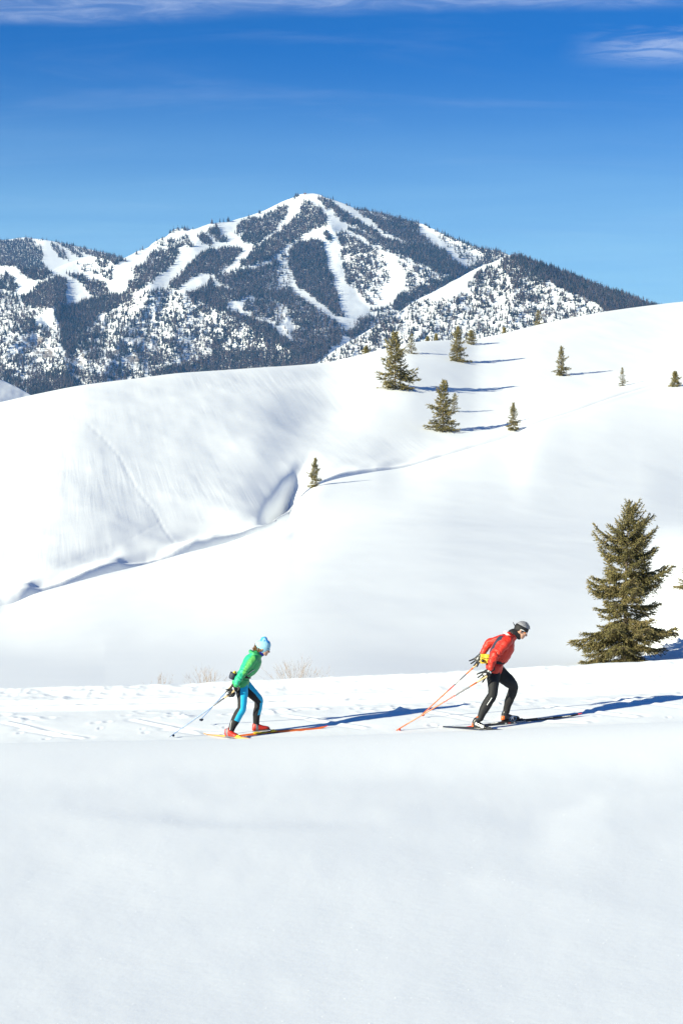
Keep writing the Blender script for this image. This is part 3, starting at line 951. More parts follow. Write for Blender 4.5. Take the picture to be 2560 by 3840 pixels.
# nothing far below the near hill's crest can be seen
keep &= gy < py_c(gx) + 26
gx, gy, lay, q = gx[keep], gy[keep], lay[keep], q[keep]
dd = np.where(lay == 0, depth0(gx, gy), np.where(lay == 1, depth1(gx, gy), depth2(gx, gy)))
hm = rng.uniform(8.5, 18.0, gx.shape) * np.where(lay == 2, 0.86, 1.0) * np.where(lay == 0, 1.05, 1.0)
hm *= np.where((q < 0.4) & (rng.uniform(0, 1, gx.shape) < 0.45), 0.62, 1.0)
wx = (gx - CX) / F * dd
wz = CAMZ - (gy - CY) / F * dd
# the nearest scattered trees of the foothill's lit face are built one by one
rx = rid2(gy)
cand = np.where((lay == 2) & (gx < rx - 8) & (gy < py_c(gx) + 4) & (gx < 2290))[0]
cand = cand[np.argsort(-(hm[cand] / dd[cand]))][:300]
single = np.zeros(gx.shape, bool)
single[cand] = True
larch = fbm(gx / 70, gy / 45, 3, 701) + rng.normal(0, .22, gx.shape) + 0.25 * sstep(1300, 1700, gx) * (1 - sstep(1050, 1200, gy)) > 0.16
KIND = np.where(larch, rng.integers(3, 5, gx.shape), rng.integers(0, 3, gx.shape)).astype(np.int32)
TEMPL = [conifer_mesh('pine_tree', s, t, n, w, 0, b, mm) for s, t, n, w, b, mm in ((1, 6, 6, 0.25, 0, M_PINE), (2, 7, 6, 0.21, 0, M_PINE), (3, 6, 6, 0.29, 0.1, M_PINE), (4, 7, 5, 0.17, 0.15, M_LARCH), (5, 5, 6, 0.22, 0.2, M_LARCH))]
singles = []
for k in cand:
    o = link('pine_tree', TEMPL[int(KIND[k])])
    o.location = (wx[k], dd[k], wz[k] - 0.3)
    s = hm[k]
    o.scale = (s * rng.uniform(0.85, 1.25), s * rng.uniform(0.85, 1.25), s)
    o.rotation_euler = (0, 0, rng.uniform(0, 6.28))
    tag(o, 'small dark conifer scattered on the sunlit rocky snow face of the right foothill', 'tree', 'conifers on the sunlit face of the right foothill')
    singles.append(o)
firsts = []
for me in TEMPL:
    firsts.append(next(o for o in singles if o.data == me))

# every other tree of the mountains: one object that sets copies of the same five trees on its points
pts = np.where(~single)[0]
fm = bpy.data.meshes.new('conifer_forest')
fm.vertices.add(len(pts))
fm.vertices.foreach_set('co', np.stack([wx[pts], dd[pts], wz[pts] - 0.3], -1).reshape(-1).astype(np.float32))
for nm, typ, val in (('kind_index', 'INT', KIND[pts]), ('turn', 'FLOAT', rng.uniform(0, 6.28, len(pts)).astype(np.float32))):
    a = fm.attributes.new(nm, typ, 'POINT')
    a.data.foreach_set('value', val)
a = fm.attributes.new('size', 'FLOAT_VECTOR', 'POINT')
wv = hm[pts] * rng.uniform(0.85, 1.25, len(pts))
a.data.foreach_set('vector', np.stack([wv, wv, hm[pts]], -1).reshape(-1).astype(np.float32))
forest = link('conifer_forest', fm)
tag(forest, 'dark conifer forest covering mountainsides between the white ski runs', 'forest', None, 'stuff')
ng = bpy.data.node_groups.new('plant_forest', 'GeometryNodeTree')
ng.interface.new_socket('Geometry', in_out='INPUT', socket_type='NodeSocketGeometry')
ng.interface.new_socket('Geometry', in_out='OUTPUT', socket_type='NodeSocketGeometry')
gi, go = ng.nodes.new('NodeGroupInput'), ng.nodes.new('NodeGroupOutput')
ip = ng.nodes.new('GeometryNodeInstanceOnPoints')
jn = ng.nodes.new('GeometryNodeJoinGeometry')
for o in firsts:
    oi = ng.nodes.new('GeometryNodeObjectInfo')
    oi.transform_space = 'ORIGINAL'
    oi.inputs['Object'].default_value = o
    oi.inputs['As Instance'].default_value = True
    ng.links.new(oi.outputs['Geometry'], jn.inputs[0])


def gattr(nm, typ):
    n = ng.nodes.new('GeometryNodeInputNamedAttribute')
    n.data_type = typ
    n.inputs['Name'].default_value = nm
    return n.outputs['Attribute']


cx_ = ng.nodes.new('ShaderNodeCombineXYZ')
ng.links.new(gattr('turn', 'FLOAT'), cx_.inputs[2])
ng.links.new(gi.outputs[0], ip.inputs['Points'])
ng.links.new(jn.outputs[0], ip.inputs['Instance'])
ip.inputs['Pick Instance'].default_value = True
ng.links.new(gattr('kind_index', 'INT'), ip.inputs['Instance Index'])
ng.links.new(cx_.outputs[0], ip.inputs['Rotation'])
ng.links.new(gattr('size', 'FLOAT_VECTOR'), ip.inputs['Scale'])
ng.links.new(ip.outputs[0], go.inputs[0])
md = forest.modifiers.new('plant_forest', 'NODES')
md.node_group = ng

# lone trees on the skyline left of the summit
M_HUT = mat('hut_timber', (0.16, 0.10, 0.08), 0.8)
M_STEEL = mat('painted_steel', (0.12, 0.13, 0.15), 0.5, 0.4)
sk = [(795, 839, 19, .42, 'bushy dark tree, leftmost of the lone group on the skyline left of the summit'), (825, 833, 15, .24, 'slim dark tree left of the narrow pair on the mountain skyline'),
      (838, 832, 15, .22, 'slim dark tree right beside the bushy one on the mountain skyline'), (856, 830, 19, .44, 'broad dark tree on the skyline, rightmost of the lone group left of the summit')]
for px, py, h, w, lab in sk:
    d = float(depth1(np.array([px]), np.array([py]))[0])
    o = link('pine_tree', conifer_mesh('pine_tree', px, 6, 7, w))
    o.location = P(px, py + 2, d)
    s = (h + 3) * d / F
    o.scale = (s, s, s)
    tag(o, lab, 'tree', 'lone trees on the mountain skyline')


def boxes(name, lst, m, parent=None):
    """joined axis-aligned boxes (x0,y0,z0,x1,y1,z1)"""
    vs, fs = [], []
    for x0, y0, z0, x1, y1, z1 in lst:
        b = len(vs)
        vs += [(x0, y0, z0), (x1, y0, z0), (x1, y1, z0), (x0, y1, z0), (x0, y0, z1), (x1, y0, z1), (x1, y1, z1), (x0, y1, z1)]
        fs += [(b, b + 3, b + 2, b + 1), (b + 4, b + 5, b + 6, b + 7), (b, b + 1, b + 5, b + 4), (b + 1, b + 2, b + 6, b + 5), (b + 2, b + 3, b + 7, b + 6), (b + 3, b, b + 4, b + 7)]
    return link(name, raw_mesh(name, vs, fs, m), parent)


d = float(depth1(np.array([1143.]), np.array([728.]))[0])
hut = link('summit_hut', None)
hut.location = P(1143, 729, d - 3)
tag(hut, 'tiny lookout hut with radio masts on the mountain summit', 'hut')
boxes('wall', [(-4, -2, 0, 4, 2, 3.6)], M_HUT, hut)
rf = raw_mesh('roof', [(-4.6, -2.6, 3.6), (4.6, -2.6, 3.6), (4.6, 2.6, 3.6), (-4.6, 2.6, 3.6), (-4.2, 0, 5.2), (4.2, 0, 5.2)], [(0, 1, 5, 4), (2, 3, 4, 5), (1, 2, 5), (3, 0, 4), (3, 2, 1, 0)], M_HUT)
link('roof', rf, hut)
for xo, h in ((-3.2, 13), (1.5, 15), (4.8, 11)):
    boxes('mast', [(xo - .16, -.16, 0, xo + .16, .16, h), (xo - 1.3, -.12, h * .72, xo + 1.3, .12, h * .72 + .25), (xo - 1.0, -.12, h * .9, xo + 1.0, .12, h * .9 + .25)], M_STEEL, hut)
# chairlift towers down the main run
i = 0
for zx, zy in ((328, 352), (372, 480), (382, 590), (398, 690), (440, 790), (455, 1105), (410, 905), (475, 1165)):
    (px, py), = Z7([(zx, zy)])
    d = float(depth1(np.array([px]), np.array([py]))[0])
    t_ = boxes('lift_tower', [(-.4, -.4, -2, .4, .4, 8.5), (-2.6, -.3, 8.5, 2.6, .3, 9.2), (-2.6, -.8, 8.0, -1.8, .8, 8.5), (1.8, -.8, 8.0, 2.6, .8, 8.5)], M_STEEL)
    t_.location = P(px, py, d)
    tag(t_, 'slim steel chairlift tower standing on the main white ski run', 'lift tower', 'chairlift towers on the main ski run')

# ------------------------------------------------------------------ near spruces and shrubs
def tube_geo(vs, fs, path, rad, n=6, cap=True):
    path = [Vector(p) for p in path]
    b0 = len(vs)
    up = Vector((0.13, 0.31, 0.94))
    for i, p in enumerate(path):
        t_ = (path[min(i + 1, len(path) - 1)] - path[max(i - 1, 0)]).normalized()
        s = t_.cross(up)
        if s.length < 1e-3:
            s = t_.cross(Vector((1, 0, 0)))
        s.normalize()
        u = s.cross(t_)
        for k in range(n):
            a = 6.28318 * k / n
            vs.append(p + (s * math.cos(a) + u * math.sin(a)) * rad[i])
    for i in range(len(path) - 1):
        for k in range(n):
            k2 = (k + 1) % n
            fs.append((b0 + i * n + k, b0 + i * n + k2, b0 + (i + 1) * n + k2, b0 + (i + 1) * n + k))
    if cap:
        fs.append(tuple(b0 + k for k in range(n))[::-1])
        fs.append(tuple(b0 + (len(path) - 1) * n + k for k in range(n)))


def spruce(name, base, H, lenf, seed, shoot, nsp, label, group, zlow=0.02, detail=1.0, lean=(0, 0), limbs=()):
    """a spruce: tapered trunk, whorls of limbs with hanging side twigs, every twig set with needle shoots"""
    r_ = random.Random(seed)
    root = link(name, None)
    root.location = base
    tag(root, label, 'tree', group)
    tv, tf = [], []
    tr = max(0.02, H * 0.017)

    def axis(h):
        return Vector((lean[0] * h * H + 0.012 * H * math.sin(3.1 * h + seed), lean[1] * h * H + 0.010 * H * math.cos(2.3 * h + seed), h * H))
    hs = [-0.06, 0.0, .1, .2, .35, .5, .65, .8, .92, 1.0]
    tube_geo(tv, tf, [axis(h) for h in hs], [tr * (1.25 if h <= 0 else (1 - 0.96 * h) * (1.05 if h < .05 else 1)) for h in hs], 8)
    C, Dr, Ln, Tn = [], [], [], []

    def add_shoot(p, d, l, tn):
        C.append(p[:])
        Dr.append(d[:])
        Ln.append(l)
        Tn.append(tn)
    h = zlow
    wh = 0
    todo = list(limbs)
    while h < 0.985 or todo:
        ex = todo.pop() if h >= 0.985 else None
        n = 1 if ex else (r_.randint(4, 6) if h < .85 else r_.randint(3, 5))
        a0 = r_.random() * 6.28
        wf = r_.uniform(.68, 1.14)
        for k in range(n):
            az = a0 + 6.283 * k / n + r_.uniform(-.35, .35)
            hh = min(0.995, h + r_.uniform(-.012, .012))
            if ex:
                hh, az = ex[0], ex[1]
            L = lenf(hh, math.cos(az), math.sin(az)) * r_.uniform(0.45, 1.22) * H * wf
            if ex:
                L = 0.93 * ex[2] * H
            if not ex and r_.random() < 0.07:
                L *= 0.5
            if L < shoot * 0.5:
                L = shoot * 0.5
            rise0 = (-0.12 + 0.75 * hh ** 1.5) + r_.uniform(-.12, .12)
            droop = (0.42 * (1 - hh) ** 0.7 + 0.08) * r_.uniform(.7, 1.2)
            tipup = (0.34 + 0.15 * hh) * r_.uniform(.7, 1.2)
            out = Vector((math.cos(az), math.sin(az), 0))
            sd = Vector((-math.sin(az), math.cos(az), 0))
            p0 = axis(hh)
            bend = r_.uniform(-.15, .15)
            pth = []
            m = 7
            for i in range(m + 1):
                s = i / m
                z = rise0 * s - droop * s * s + tipup * s ** 3.2
                pth.append(p0 + out * (L * s) + sd * (bend * L * s * s) + Vector((0, 0, z * L)))
            if min(q.z for q in pth) < 0.01 * H:
                for q in pth:
                    q.z = max(q.z, 0.012 * H + 0.02 * r_.random())
            tube_geo(tv, tf, pth, [max(0.003, L * 0.016) * (1 - .85 * i / m) for i in range(m + 1)], 4, False)
            btone = r_.uniform(-.10, .10) + 0.06 * math.cos(az * 2 + hh * 9)
            # shoots along the limb and side twigs
            ns = max(3, int(L / shoot * 2.6 * detail))
            for i in range(ns):
                s = (i + r_.random()) / ns
                if s < 0.10:
                    continue
                f_ = s * m
                i0 = min(m - 1, int(f_))
                q = pth[i0].lerp(pth[i0 + 1], f_ - i0)
                fw = (pth[i0 + 1] - pth[i0]).normalized()
                sgn = 1 if i % 2 else -1
                tl = (0.10 + 0.42 * (1 - s) ** 0.8 * min(1, s * 3.5)) * L * r_.uniform(.5, 1.1)
                dv = (fw * 0.75 + sd * sgn * r_.uniform(.5, 1.0) + Vector((0, 0, r_.uniform(-.35, .12)))).normalized()
                nt_ = max(1, int(tl / shoot * 1.5 * detail))
                tube_geo(tv, tf, [q, q + dv * (tl * .55) + Vector((0, 0, -0.10 * tl)), q + dv * tl + Vector((0, 0, -0.30 * tl))], [max(.002, L * .006), max(.0015, L * .004), .001], 3, False)
                for j in range(nt_):
                    u = (j + r_.random()) / nt_
                    pp = q + dv * (tl * u) + Vector((0, 0, -0.30 * tl * u * u))
                    d2 = (dv * r_.uniform(.5, 1) + fw * .35 + Vector((r_.uniform(-.7, .7), r_.uniform(-.7, .7), r_.uniform(-.75, .5)))).normalized()
                    add_shoot(pp, d2, shoot * r_.uniform(.65, 1.25), 0.5 + btone + r_.uniform(-.24, .24) + 0.10 * (s - 0.5))
                if r_.random() < .8:
                    d2 = (fw + Vector((r_.uniform(-.6, .6), r_.uniform(-.6, .6), r_.uniform(-.2, .8)))).normalized()
                    add_shoot(q, d2, shoot * r_.uniform(.7, 1.2), 0.5 + btone + r_.uniform(-.24, .24))
            fw = (pth[-1] - pth[-2]).normalized()
            for j in range(4):
                add_shoot(pth[-1] - fw * (shoot * .4 * j), (fw + Vector((r_.uniform(-.5, .5), r_.uniform(-.5, .5), r_.uniform(-.1, .7)))).normalized(), shoot * r_.uniform(.7, 1.1), 0.55 + btone + r_.uniform(-.2, .2))
        h += nsp * r_.uniform(.75, 1.25) * (1.0 - 0.35 * h)
        wh += 1
    for j in range(10):
        add_shoot(axis(1 - .012 * j), Vector((r_.uniform(-.6, .6), r_.uniform(-.6, .6), 1)).normalized(), shoot * 1.1, .55)
    link('trunk', raw_mesh('trunk', tv, tf, M_BARK, True), root)
    C, Dr, Ln, Tn = np.array(C), np.array(Dr), np.array(Ln)[:, None], np.array(Tn)
    n = len(C)
    up = np.tile([0.1, 0.2, 0.97], (n, 1))
    S = np.cross(Dr, up)
    S /= np.maximum(np.linalg.norm(S, axis=1, keepdims=True), 1e-5)
    U = np.cross(S, Dr)
    wd = Ln * np.array([r_.uniform(.11, .17) for _ in range(n)])[:, None]
    # each shoot: a rough three-sided spindle, widest near its base
    b = C
    ang = np.array([r_.random() * 6.28 for _ in range(n)])[:, None]
    ring = []
    for k in range(3):
        a = ang + 2.094 * k
        ring.append(b + Dr * Ln * (0.30 + 0.10 * k) + (S * np.cos(a) + U * np.sin(a)) * wd)
    tip = b + Dr * Ln
    VV = np.stack([b] + ring + [tip], 1).reshape(-1, 3)
    base_i = (np.arange(n) * 5)[:, None]
    tri = np.array([[0, 2, 1], [0, 3, 2], [0, 1, 3], [4, 1, 2], [4, 2, 3], [4, 3, 1]])
    FF = (base_i[:, :, None] + tri[None]).reshape(-1, 3)
    me = bpy.data.meshes.new('crown')
    me.vertices.add(len(VV))
    me.vertices.foreach_set('co', VV.reshape(-1).astype(np.float32))
    me.loops.add(FF.size)
    me.loops.foreach_set('vertex_index', FF.reshape(-1).astype(np.int32))
    me.polygons.add(len(FF))
    me.polygons.foreach_set('loop_start', (np.arange(len(FF)) * 3).astype(np.int32))
    me.update()
    a = me.attributes.new('tint', 'FLOAT', 'POINT')
    a.data.foreach_set('value', np.repeat(np.clip(Tn, 0, 1), 5).astype(np.float32))
    me.materials.append(M_NEEDLE)
    link('crown', me, root)
    return root, n


# the large spruce behind the track, its outline measured limb by limb
prof_h = [0.0, .03, .10, .19, .225, .255, .29, .33, .40, .47, .53, .59, .66, .73, .81, .88, .94, 1.0]
prof_l = [330, 440, 560, 610, 660, 560, 300, 350, 430, 455, 420, 400, 385, 330, 230, 170, 120, 30]
prof_r = [430, 440, 400, 540, 600, 570, 190, 330, 430, 470, 480, 430, 340, 370, 300, 240, 180, 30]


def big_profile(h, c, s):
    l = np.interp(h, prof_h, prof_l)
    r = np.interp(h, prof_h, prof_r)
    f = 0.5 + 0.5 * c
    return 0.88 * (l * (1 - f) + r * f) / 1880.0


NTRI = 0
db_ = 46.5
bx, bz = P(2342, 2500, db_)[0], 0
gz = ground(bx, db_)
Hbig = P(0, 1878, db_)[2] - gz
_, n_ = spruce('spruce_tree', (bx, db_, gz - 0.02), Hbig, big_profile, 3, 0.070, 0.028, 'large olive spruce at the right, towering over the ski track behind the man in red', 'spruces on the snowy hills', 0.015, 1.9, (0.030, 0.0),
               [(.70, 3.3, .235), (.73, -.3, .20), (.66, -.1, .20), (.555, .15, .26), (.50, -.25, .27), (.455, 3.0, .245), (.42, 3.5, .235), (.36, .4, .24), (.345, 3.25, .20), (.255, -.2, .335), (.235, 3.4, .31), (.20, 3.05, .355),
                (.215, .1, .34), (.15, 2.9, .33), (.14, .35, .28), (.08, 3.3, .30), (.06, -.4, .27), (.80, 2.9, .11), (.84, .2, .15), (.52, 3.3, .23), (.61, -.5, .19), (.24, -1.3, .30), (.12, -1.7, .30), (.4, -1.4, .24), (.07, -1.1, .28)])
NTRI += n_ * 6


def std_profile(w, pw=0.85, fat=0.0):
    def f(h, c, s):
        return w * max(0.04, (1 - h) ** pw) * (1 + 0.22 * math.sin(h * 21 + 2.2 * c) + fat * (1 if h < .2 else 0))
    return f


TREES = [  # px, py of the base, height px, half width px, seed, label
    (1480, 1460, 212, 64, 21, 'tallest dark spruce on the middle hill, with the longest blue shadow'),
    (1662, 1614, 184, 52, 22, 'bushy spruce lower on the middle hill, just above the gully edge'),
    (1702, 1545, 70, 20, 23, 'small spruce crowded against the right side of the bushy spruce above the gully'),
    (1714, 1355, 128, 37, 24, 'spruce high on the middle hill to the right of the tallest one'),
    (2102, 1411, 112, 24, 25, 'narrow spruce standing alone on the upper right of the middle hill'),
    (2331, 1449, 70, 14, 26, 'thin young spruce near the right end of the gully'),
    (2530, 1452, 56, 20, 27, 'tiny spruce half hidden behind the snow rim at the right edge'),
    (1924, 1618, 106, 23, 28, 'small lopsided spruce on the lip of the gully, right of the bushy one'),
    (1180, 1826, 108, 24, 29, 'small spruce rooted in the gully at the tip of the white nose'),
    (1541, 1328, 78, 20, 30, 'spruce peeping over the crest behind the tallest spruce'),
    (1765, 1292, 52, 22, 31, 'low spruce on the crest right beside the high hill spruce'),
    (2016, 1226, 62, 26, 32, 'olive spruce showing above the crest in front of the right foothill'),
    (1890, 1262, 32, 12, 33, 'brownish small spruce on the crest left of the olive one'),
    (1372, 1336, 36, 17, 34, 'squat brownish spruce on the crest left of the tallest spruce'),
    (1602, 1288, 24, 9, 35, 'tiny spruce on the crest, left one of two tiny neighbours'),
    (1635, 1284, 30, 11, 36, 'tiny spruce on the crest, right one of two tiny neighbours'),
    (2602, 2196, 105, 62, 37, 'spruce at the right picture edge of which only a branch tip shows'),
]
for px, py, h, hw, sd_, lab in TREES:
    cr_ = float(py_c(np.array([px]))[0])
    if py < cr_ + 14:
        d = float(d_c(np.array([px]))[0]) + (4 if py > cr_ - 4 else 10)
        if py <= cr_ + 6:
            d += 3
    else:
        d = hit(px, py, 60 if px < 2540 or py < 2000 else 45)
    x = (px - CX) / F * d
    gz = ground(x, d)
    top = CAMZ - (py - h - CY) / F * d
    H = top - gz
    spruce('spruce_tree', (x, d, gz - 0.05), H, std_profile(hw * d / F / H * 1.28, 0.72, 0.0), sd_, max(0.075 * H, 0.30) if h < 60 else 0.056 * H, 0.042 if h > 90 else 0.06, lab, 'spruces on the snowy hills', 0.03, 1.5 if h > 90 else 1.1,
           (random.uniform(-.02, .03), 0))


def shrub(px, h_px, w_px, n, seed, label, d=38.0):
    r_ = random.Random(seed)
    x0 = (px - CX) / F * d
    gz = ground(x0, d)
    root = link('bare_shrub', None)
    root.location = (x0, d, gz)
    tag(root, label, 'shrub', 'bare shrubs behind the snow bank')
    zb = CAMZ - (float(py_berm(np.array([px]))[0]) - CY) / F * d - gz     # line of sight over the bank
    H = zb + h_px * d / F
    vs, fs = [], []
    W = w_px * d / F
    for k in range(n):
        bx, by = r_.gauss(0, W * .38), r_.gauss(0, .25)
        hh = H * (1 - 0.55 * min(1, abs(bx) / W) ** 1.5) * r_.uniform(.55, 1.05)
        lx, ly = bx * .55 + r_.gauss(0, .10), r_.gauss(0, .12)
        pth = [Vector((bx + lx * s ** 1.4, by + ly * s, hh * s)) for s in (0, .3, .6, .85, 1)]
        rad = r_.uniform(.0016, .0030)
        tube_geo(vs, fs, pth, [rad, rad * .85, rad * .65, rad * .45, rad * .25], 4, False)
        for j in range(r_.randint(3, 6)):
            s = r_.uniform(.35, .9)
            i0 = min(3, int(s * 4))
            q = pth[i0].lerp(pth[i0 + 1], .5)
            dv = Vector((r_.uniform(-.5, .5) + lx, r_.uniform(-.4, .4), r_.uniform(.5, 1))).normalized()
            l = hh * r_.uniform(.10, .28)
            tube_geo(vs, fs, [q, q + dv * l * .5, q + dv * l + Vector((0, 0, .02))], [rad * .55, rad * .4, rad * .2], 3, False)
    link('stem', raw_mesh('stem', vs, fs, M_TWIG), root)


shrub(602, 44, 52, 20, 1, 'faintest bare twiggy shrub, leftmost behind the snow bank')
shrub(770, 62, 88, 48, 2, 'bare twiggy shrub with tall grouped stems directly left of the woman in green')
shrub(1118, 78, 110, 70, 3, 'widest bare twiggy shrub behind the bank, right of the woman in green')

# ice crystals on the near snow that catch the sun
iv, if_ = [], []
ir = np.random.default_rng(77)
to_sun = -ldir
for k in range(330):
    d = float(ir.uniform(12, 27) ** 1.0)
    x = (ir.uniform(-20, 2580) - CX) / F * d
    z = ground(x, d) + 0.006
    s = ir.uniform(.0012, .0034) * (0.3 + d / 24)
    e1 = to_sun.orthogonal().normalized()
    e1 = (e1 + Vector(ir.normal(0, .25, 3))).normalized()
    e2 = to_sun.cross(e1).normalized()
    b = len(iv)
    c = Vector((x, d, z))
    iv += [c + e1 * s, c - e1 * s * .5 + e2 * s * .87, c - e1 * s * .5 - e2 * s * .87, c - to_sun * s * .6]
    if_ += [(b, b + 1, b + 2), (b, b + 3, b + 1), (b + 1, b + 3, b + 2), (b + 2, b + 3, b)]
ice = link('ice_crystals', raw_mesh('ice_crystals', iv, if_, mat('ice_crystal', (0.95, 0.95, 0.95), 0.3, 0.5)))
tag(ice, 'sparkling ice crystals strewn over the smooth snow in front', 'ice crystals', None, 'stuff')
print('spruce triangles', NTRI)

# ------------------------------------------------------------------ skiers
Y0 = 29.2                     # depth of the middle of both skiers
UNIT = Y0 / F                 # metres per photo pixel there


def blob(vs, fs, c, rx, ry, rz, M=None, n=12, m=8):
    """closed ellipsoid; M: 3x3 axes as columns"""
    b = len(vs)
    c = Vector(c)
    M = M or Matrix.Identity(3)
    vs.append(c + M @ Vector((0, 0, -rz)))
    for i in range(1, m):
        th = math.pi * i / m
        for k in range(n):
            a = 2 * math.pi * k / n
            vs.append(c + M @ Vector((rx * math.sin(th) * math.cos(a), ry * math.sin(th) * math.sin(a), -rz * math.cos(th))))
    vs.append(c + M @ Vector((0, 0, rz)))
    e = len(vs) - 1
    for k in range(n):
        k2 = (k + 1) % n
        fs.append((b, b + 1 + k2, b + 1 + k))
        for i in range(m - 2):
            fs.append((b + 1 + i * n + k, b + 1 + i * n + k2, b + 1 + (i + 1) * n + k2, b + 1 + (i + 1) * n + k))
        fs.append((b + 1 + (m - 2) * n + k, b + 1 + (m - 2) * n + k2, e))


def limb(vs, fs, path, ra, rb=None, n=16, round_ends=True):
    """closed swept body: path points, radius ra across (in the picture plane), rb along y"""
    path = [Vector(p) for p in path]
    ra = list(ra)
    rb = list(rb) if rb else list(ra)
    # resample smoothly
    L = [0]
    for a, b in zip(path[:-1], path[1:]):
        L.append(L[-1] + max(1e-4, (b - a).length))
    t = np.linspace(0, L[-1], max(6, int(L[-1] / 0.018)))
    X = [pchip(L, [p[i] for p in path], t) for i in range(3)]
    A, B = pchip(L, ra, t), pchip(L, rb, t)
    pts = [Vector((X[0][i], X[1][i], X[2][i])) for i in range(len(t))]
    if round_ends:
        d0, d1 = (pts[0] - pts[1]).normalized(), (pts[-1] - pts[-2]).normalized()
        a0, b0, a1, b1 = A[0], B[0], A[-1], B[-1]
        pre = [(pts[0] + d0 * a0 * math.sin(q), math.cos(q)) for q in (1.35, 0.95, 0.5)]
        post = [(pts[-1] + d1 * a1 * math.sin(q), math.cos(q)) for q in (0.5, 0.95, 1.35)]
        pts = [p for p, _ in pre] + pts + [p for p, _ in post]
        A = np.concatenate([[a0 * c for _, c in pre], A, [a1 * c for _, c in post]])
        B = np.concatenate([[b0 * c for _, c in pre], B, [b1 * c for _, c in post]])
    b_ = len(vs)
    for i, p in enumerate(pts):
        tg = (pts[min(i + 1, len(pts) - 1)] - pts[max(0, i - 1)]).normalized()
        e1 = tg.cross(Vector((0, 1, 0)))
        if e1.length < 0.15:
            e1 = tg.cross(Vector((0, 0, 1)))
        e1.normalize()
        e2 = e1.cross(tg)
        for k in range(n):
            a = 2 * math.pi * k / n
            vs.append(p + e1 * (A[i] * math.cos(a)) + e2 * (B[i] * math.sin(a)))
    for i in range(len(pts) - 1):
        for k in range(n):
            k2 = (k + 1) % n
            fs.append((b_ + i * n + k, b_ + (i + 1) * n + k, b_ + (i + 1) * n + k2, b_ + i * n + k2))
    fs.append(tuple(b_ + k for k in range(n)))
    fs.append(tuple(b_ + (len(pts) - 1) * n + k for k in range(n))[::-1])


def fuse(name, vs, fs, voxel, smooth, mats, parent, wrinkle=None, paint=None, subname=None):
    """overlapping closed bodies become one continuous skin"""
    me = bpy.data.meshes.new('tmp')
    me.from_pydata([tuple(v) for v in vs], [], fs)
    o = bpy.data.objects.new('tmp', me)
    COL.objects.link(o)
    bm = bmesh.new()
    bm.from_mesh(me)
    bmesh.ops.recalc_face_normals(bm, faces=bm.faces)
    bm.to_mesh(me)
    bm.free()
    r_ = o.modifiers.new('r', 'REMESH')
    r_.mode = 'VOXEL'
    r_.voxel_size = voxel
    s_ = o.modifiers.new('s', 'SMOOTH')
    s_.iterations = smooth
    s_.factor = 0.5
    dg = bpy.context.evaluated_depsgraph_get()
    res = bpy.data.meshes.new_from_object(o.evaluated_get(dg))
    bpy.data.objects.remove(o)
    bpy.data.meshes.remove(me)
    res.name = name
    res.materials.clear()
    for m in mats:
        res.materials.append(m)
    n = len(res.vertices)
    co = np.empty(n * 3, np.float32)
    res.vertices.foreach_get('co', co)
    co = co.reshape(-1, 3).astype(float)
    if wrinkle is not None:
        nr = np.empty(n * 3, np.float32)
        res.vertices.foreach_get('normal', nr)
        nr = nr.reshape(-1, 3)
        co = co + nr * wrinkle(co)[:, None]
        res.vertices.foreach_set('co', co.reshape(-1).astype(np.float32))
    if paint is not None:
        ct = np.empty(len(res.polygons) * 3, np.float32)
        res.polygons.foreach_get('center', ct)
        nn = np.empty(len(res.polygons) * 3, np.float32)
        res.polygons.foreach_get('normal', nn)
        res.polygons.foreach_set('material_index', paint(ct.reshape(-1, 3).astype(float), nn.reshape(-1, 3)).astype(np.int32))
    res.polygons.foreach_set('use_smooth', np.ones(len(res.polygons), bool))
    res.update()
    return link(name, res, parent)


def noise3(co, sc, seed=0.0):
    return np.array([mnoise.noise(Vector((p[0] * sc[0] + seed, p[1] * sc[1] + seed * 0.7, p[2] * sc[2]))) for p in co])


def seg_info(co, a, b):
    a, b = np.array(a), np.array(b)
    ab = b - a
    t = np.clip(((co - a) @ ab) / (ab @ ab), 0, 1)
    q = a + t[:, None] * ab
    return np.linalg.norm(co - q, axis=1), t, co - q


def lettering(text, size, origin, right, up, m, parent, name='lettering', depth=0.0008, slant=0.0):
    """flat raised letters: origin = start of the baseline, right/up = world directions"""
    cu_ = bpy.data.curves.new('txt', 'FONT')
    cu_.body = text
    cu_.size = size
    cu_.extrude = depth
    cu_.shear = slant
    cu_.offset = size * 0.012
    cu_.resolution_u = 2
    o = bpy.data.objects.new('txt', cu_)
    COL.objects.link(o)
    dg = bpy.context.evaluated_depsgraph_get()
    me = bpy.data.meshes.new_from_object(o.evaluated_get(dg))
    bpy.data.objects.remove(o)
    rt = Vector(right).normalized()
    uu = Vector(up)
    uu = (uu - rt * uu.dot(rt)).normalized()
    nn = rt.cross(uu)
    M = Matrix(((rt.x, uu.x, nn.x), (rt.y, uu.y, nn.y), (rt.z, uu.z, nn.z))).to_4x4()
    M.translation = Vector(origin)
    me.transform(M)
    me.materials.clear()
    me.materials.append(m)
    me.name = name
    return link(name, me, parent)


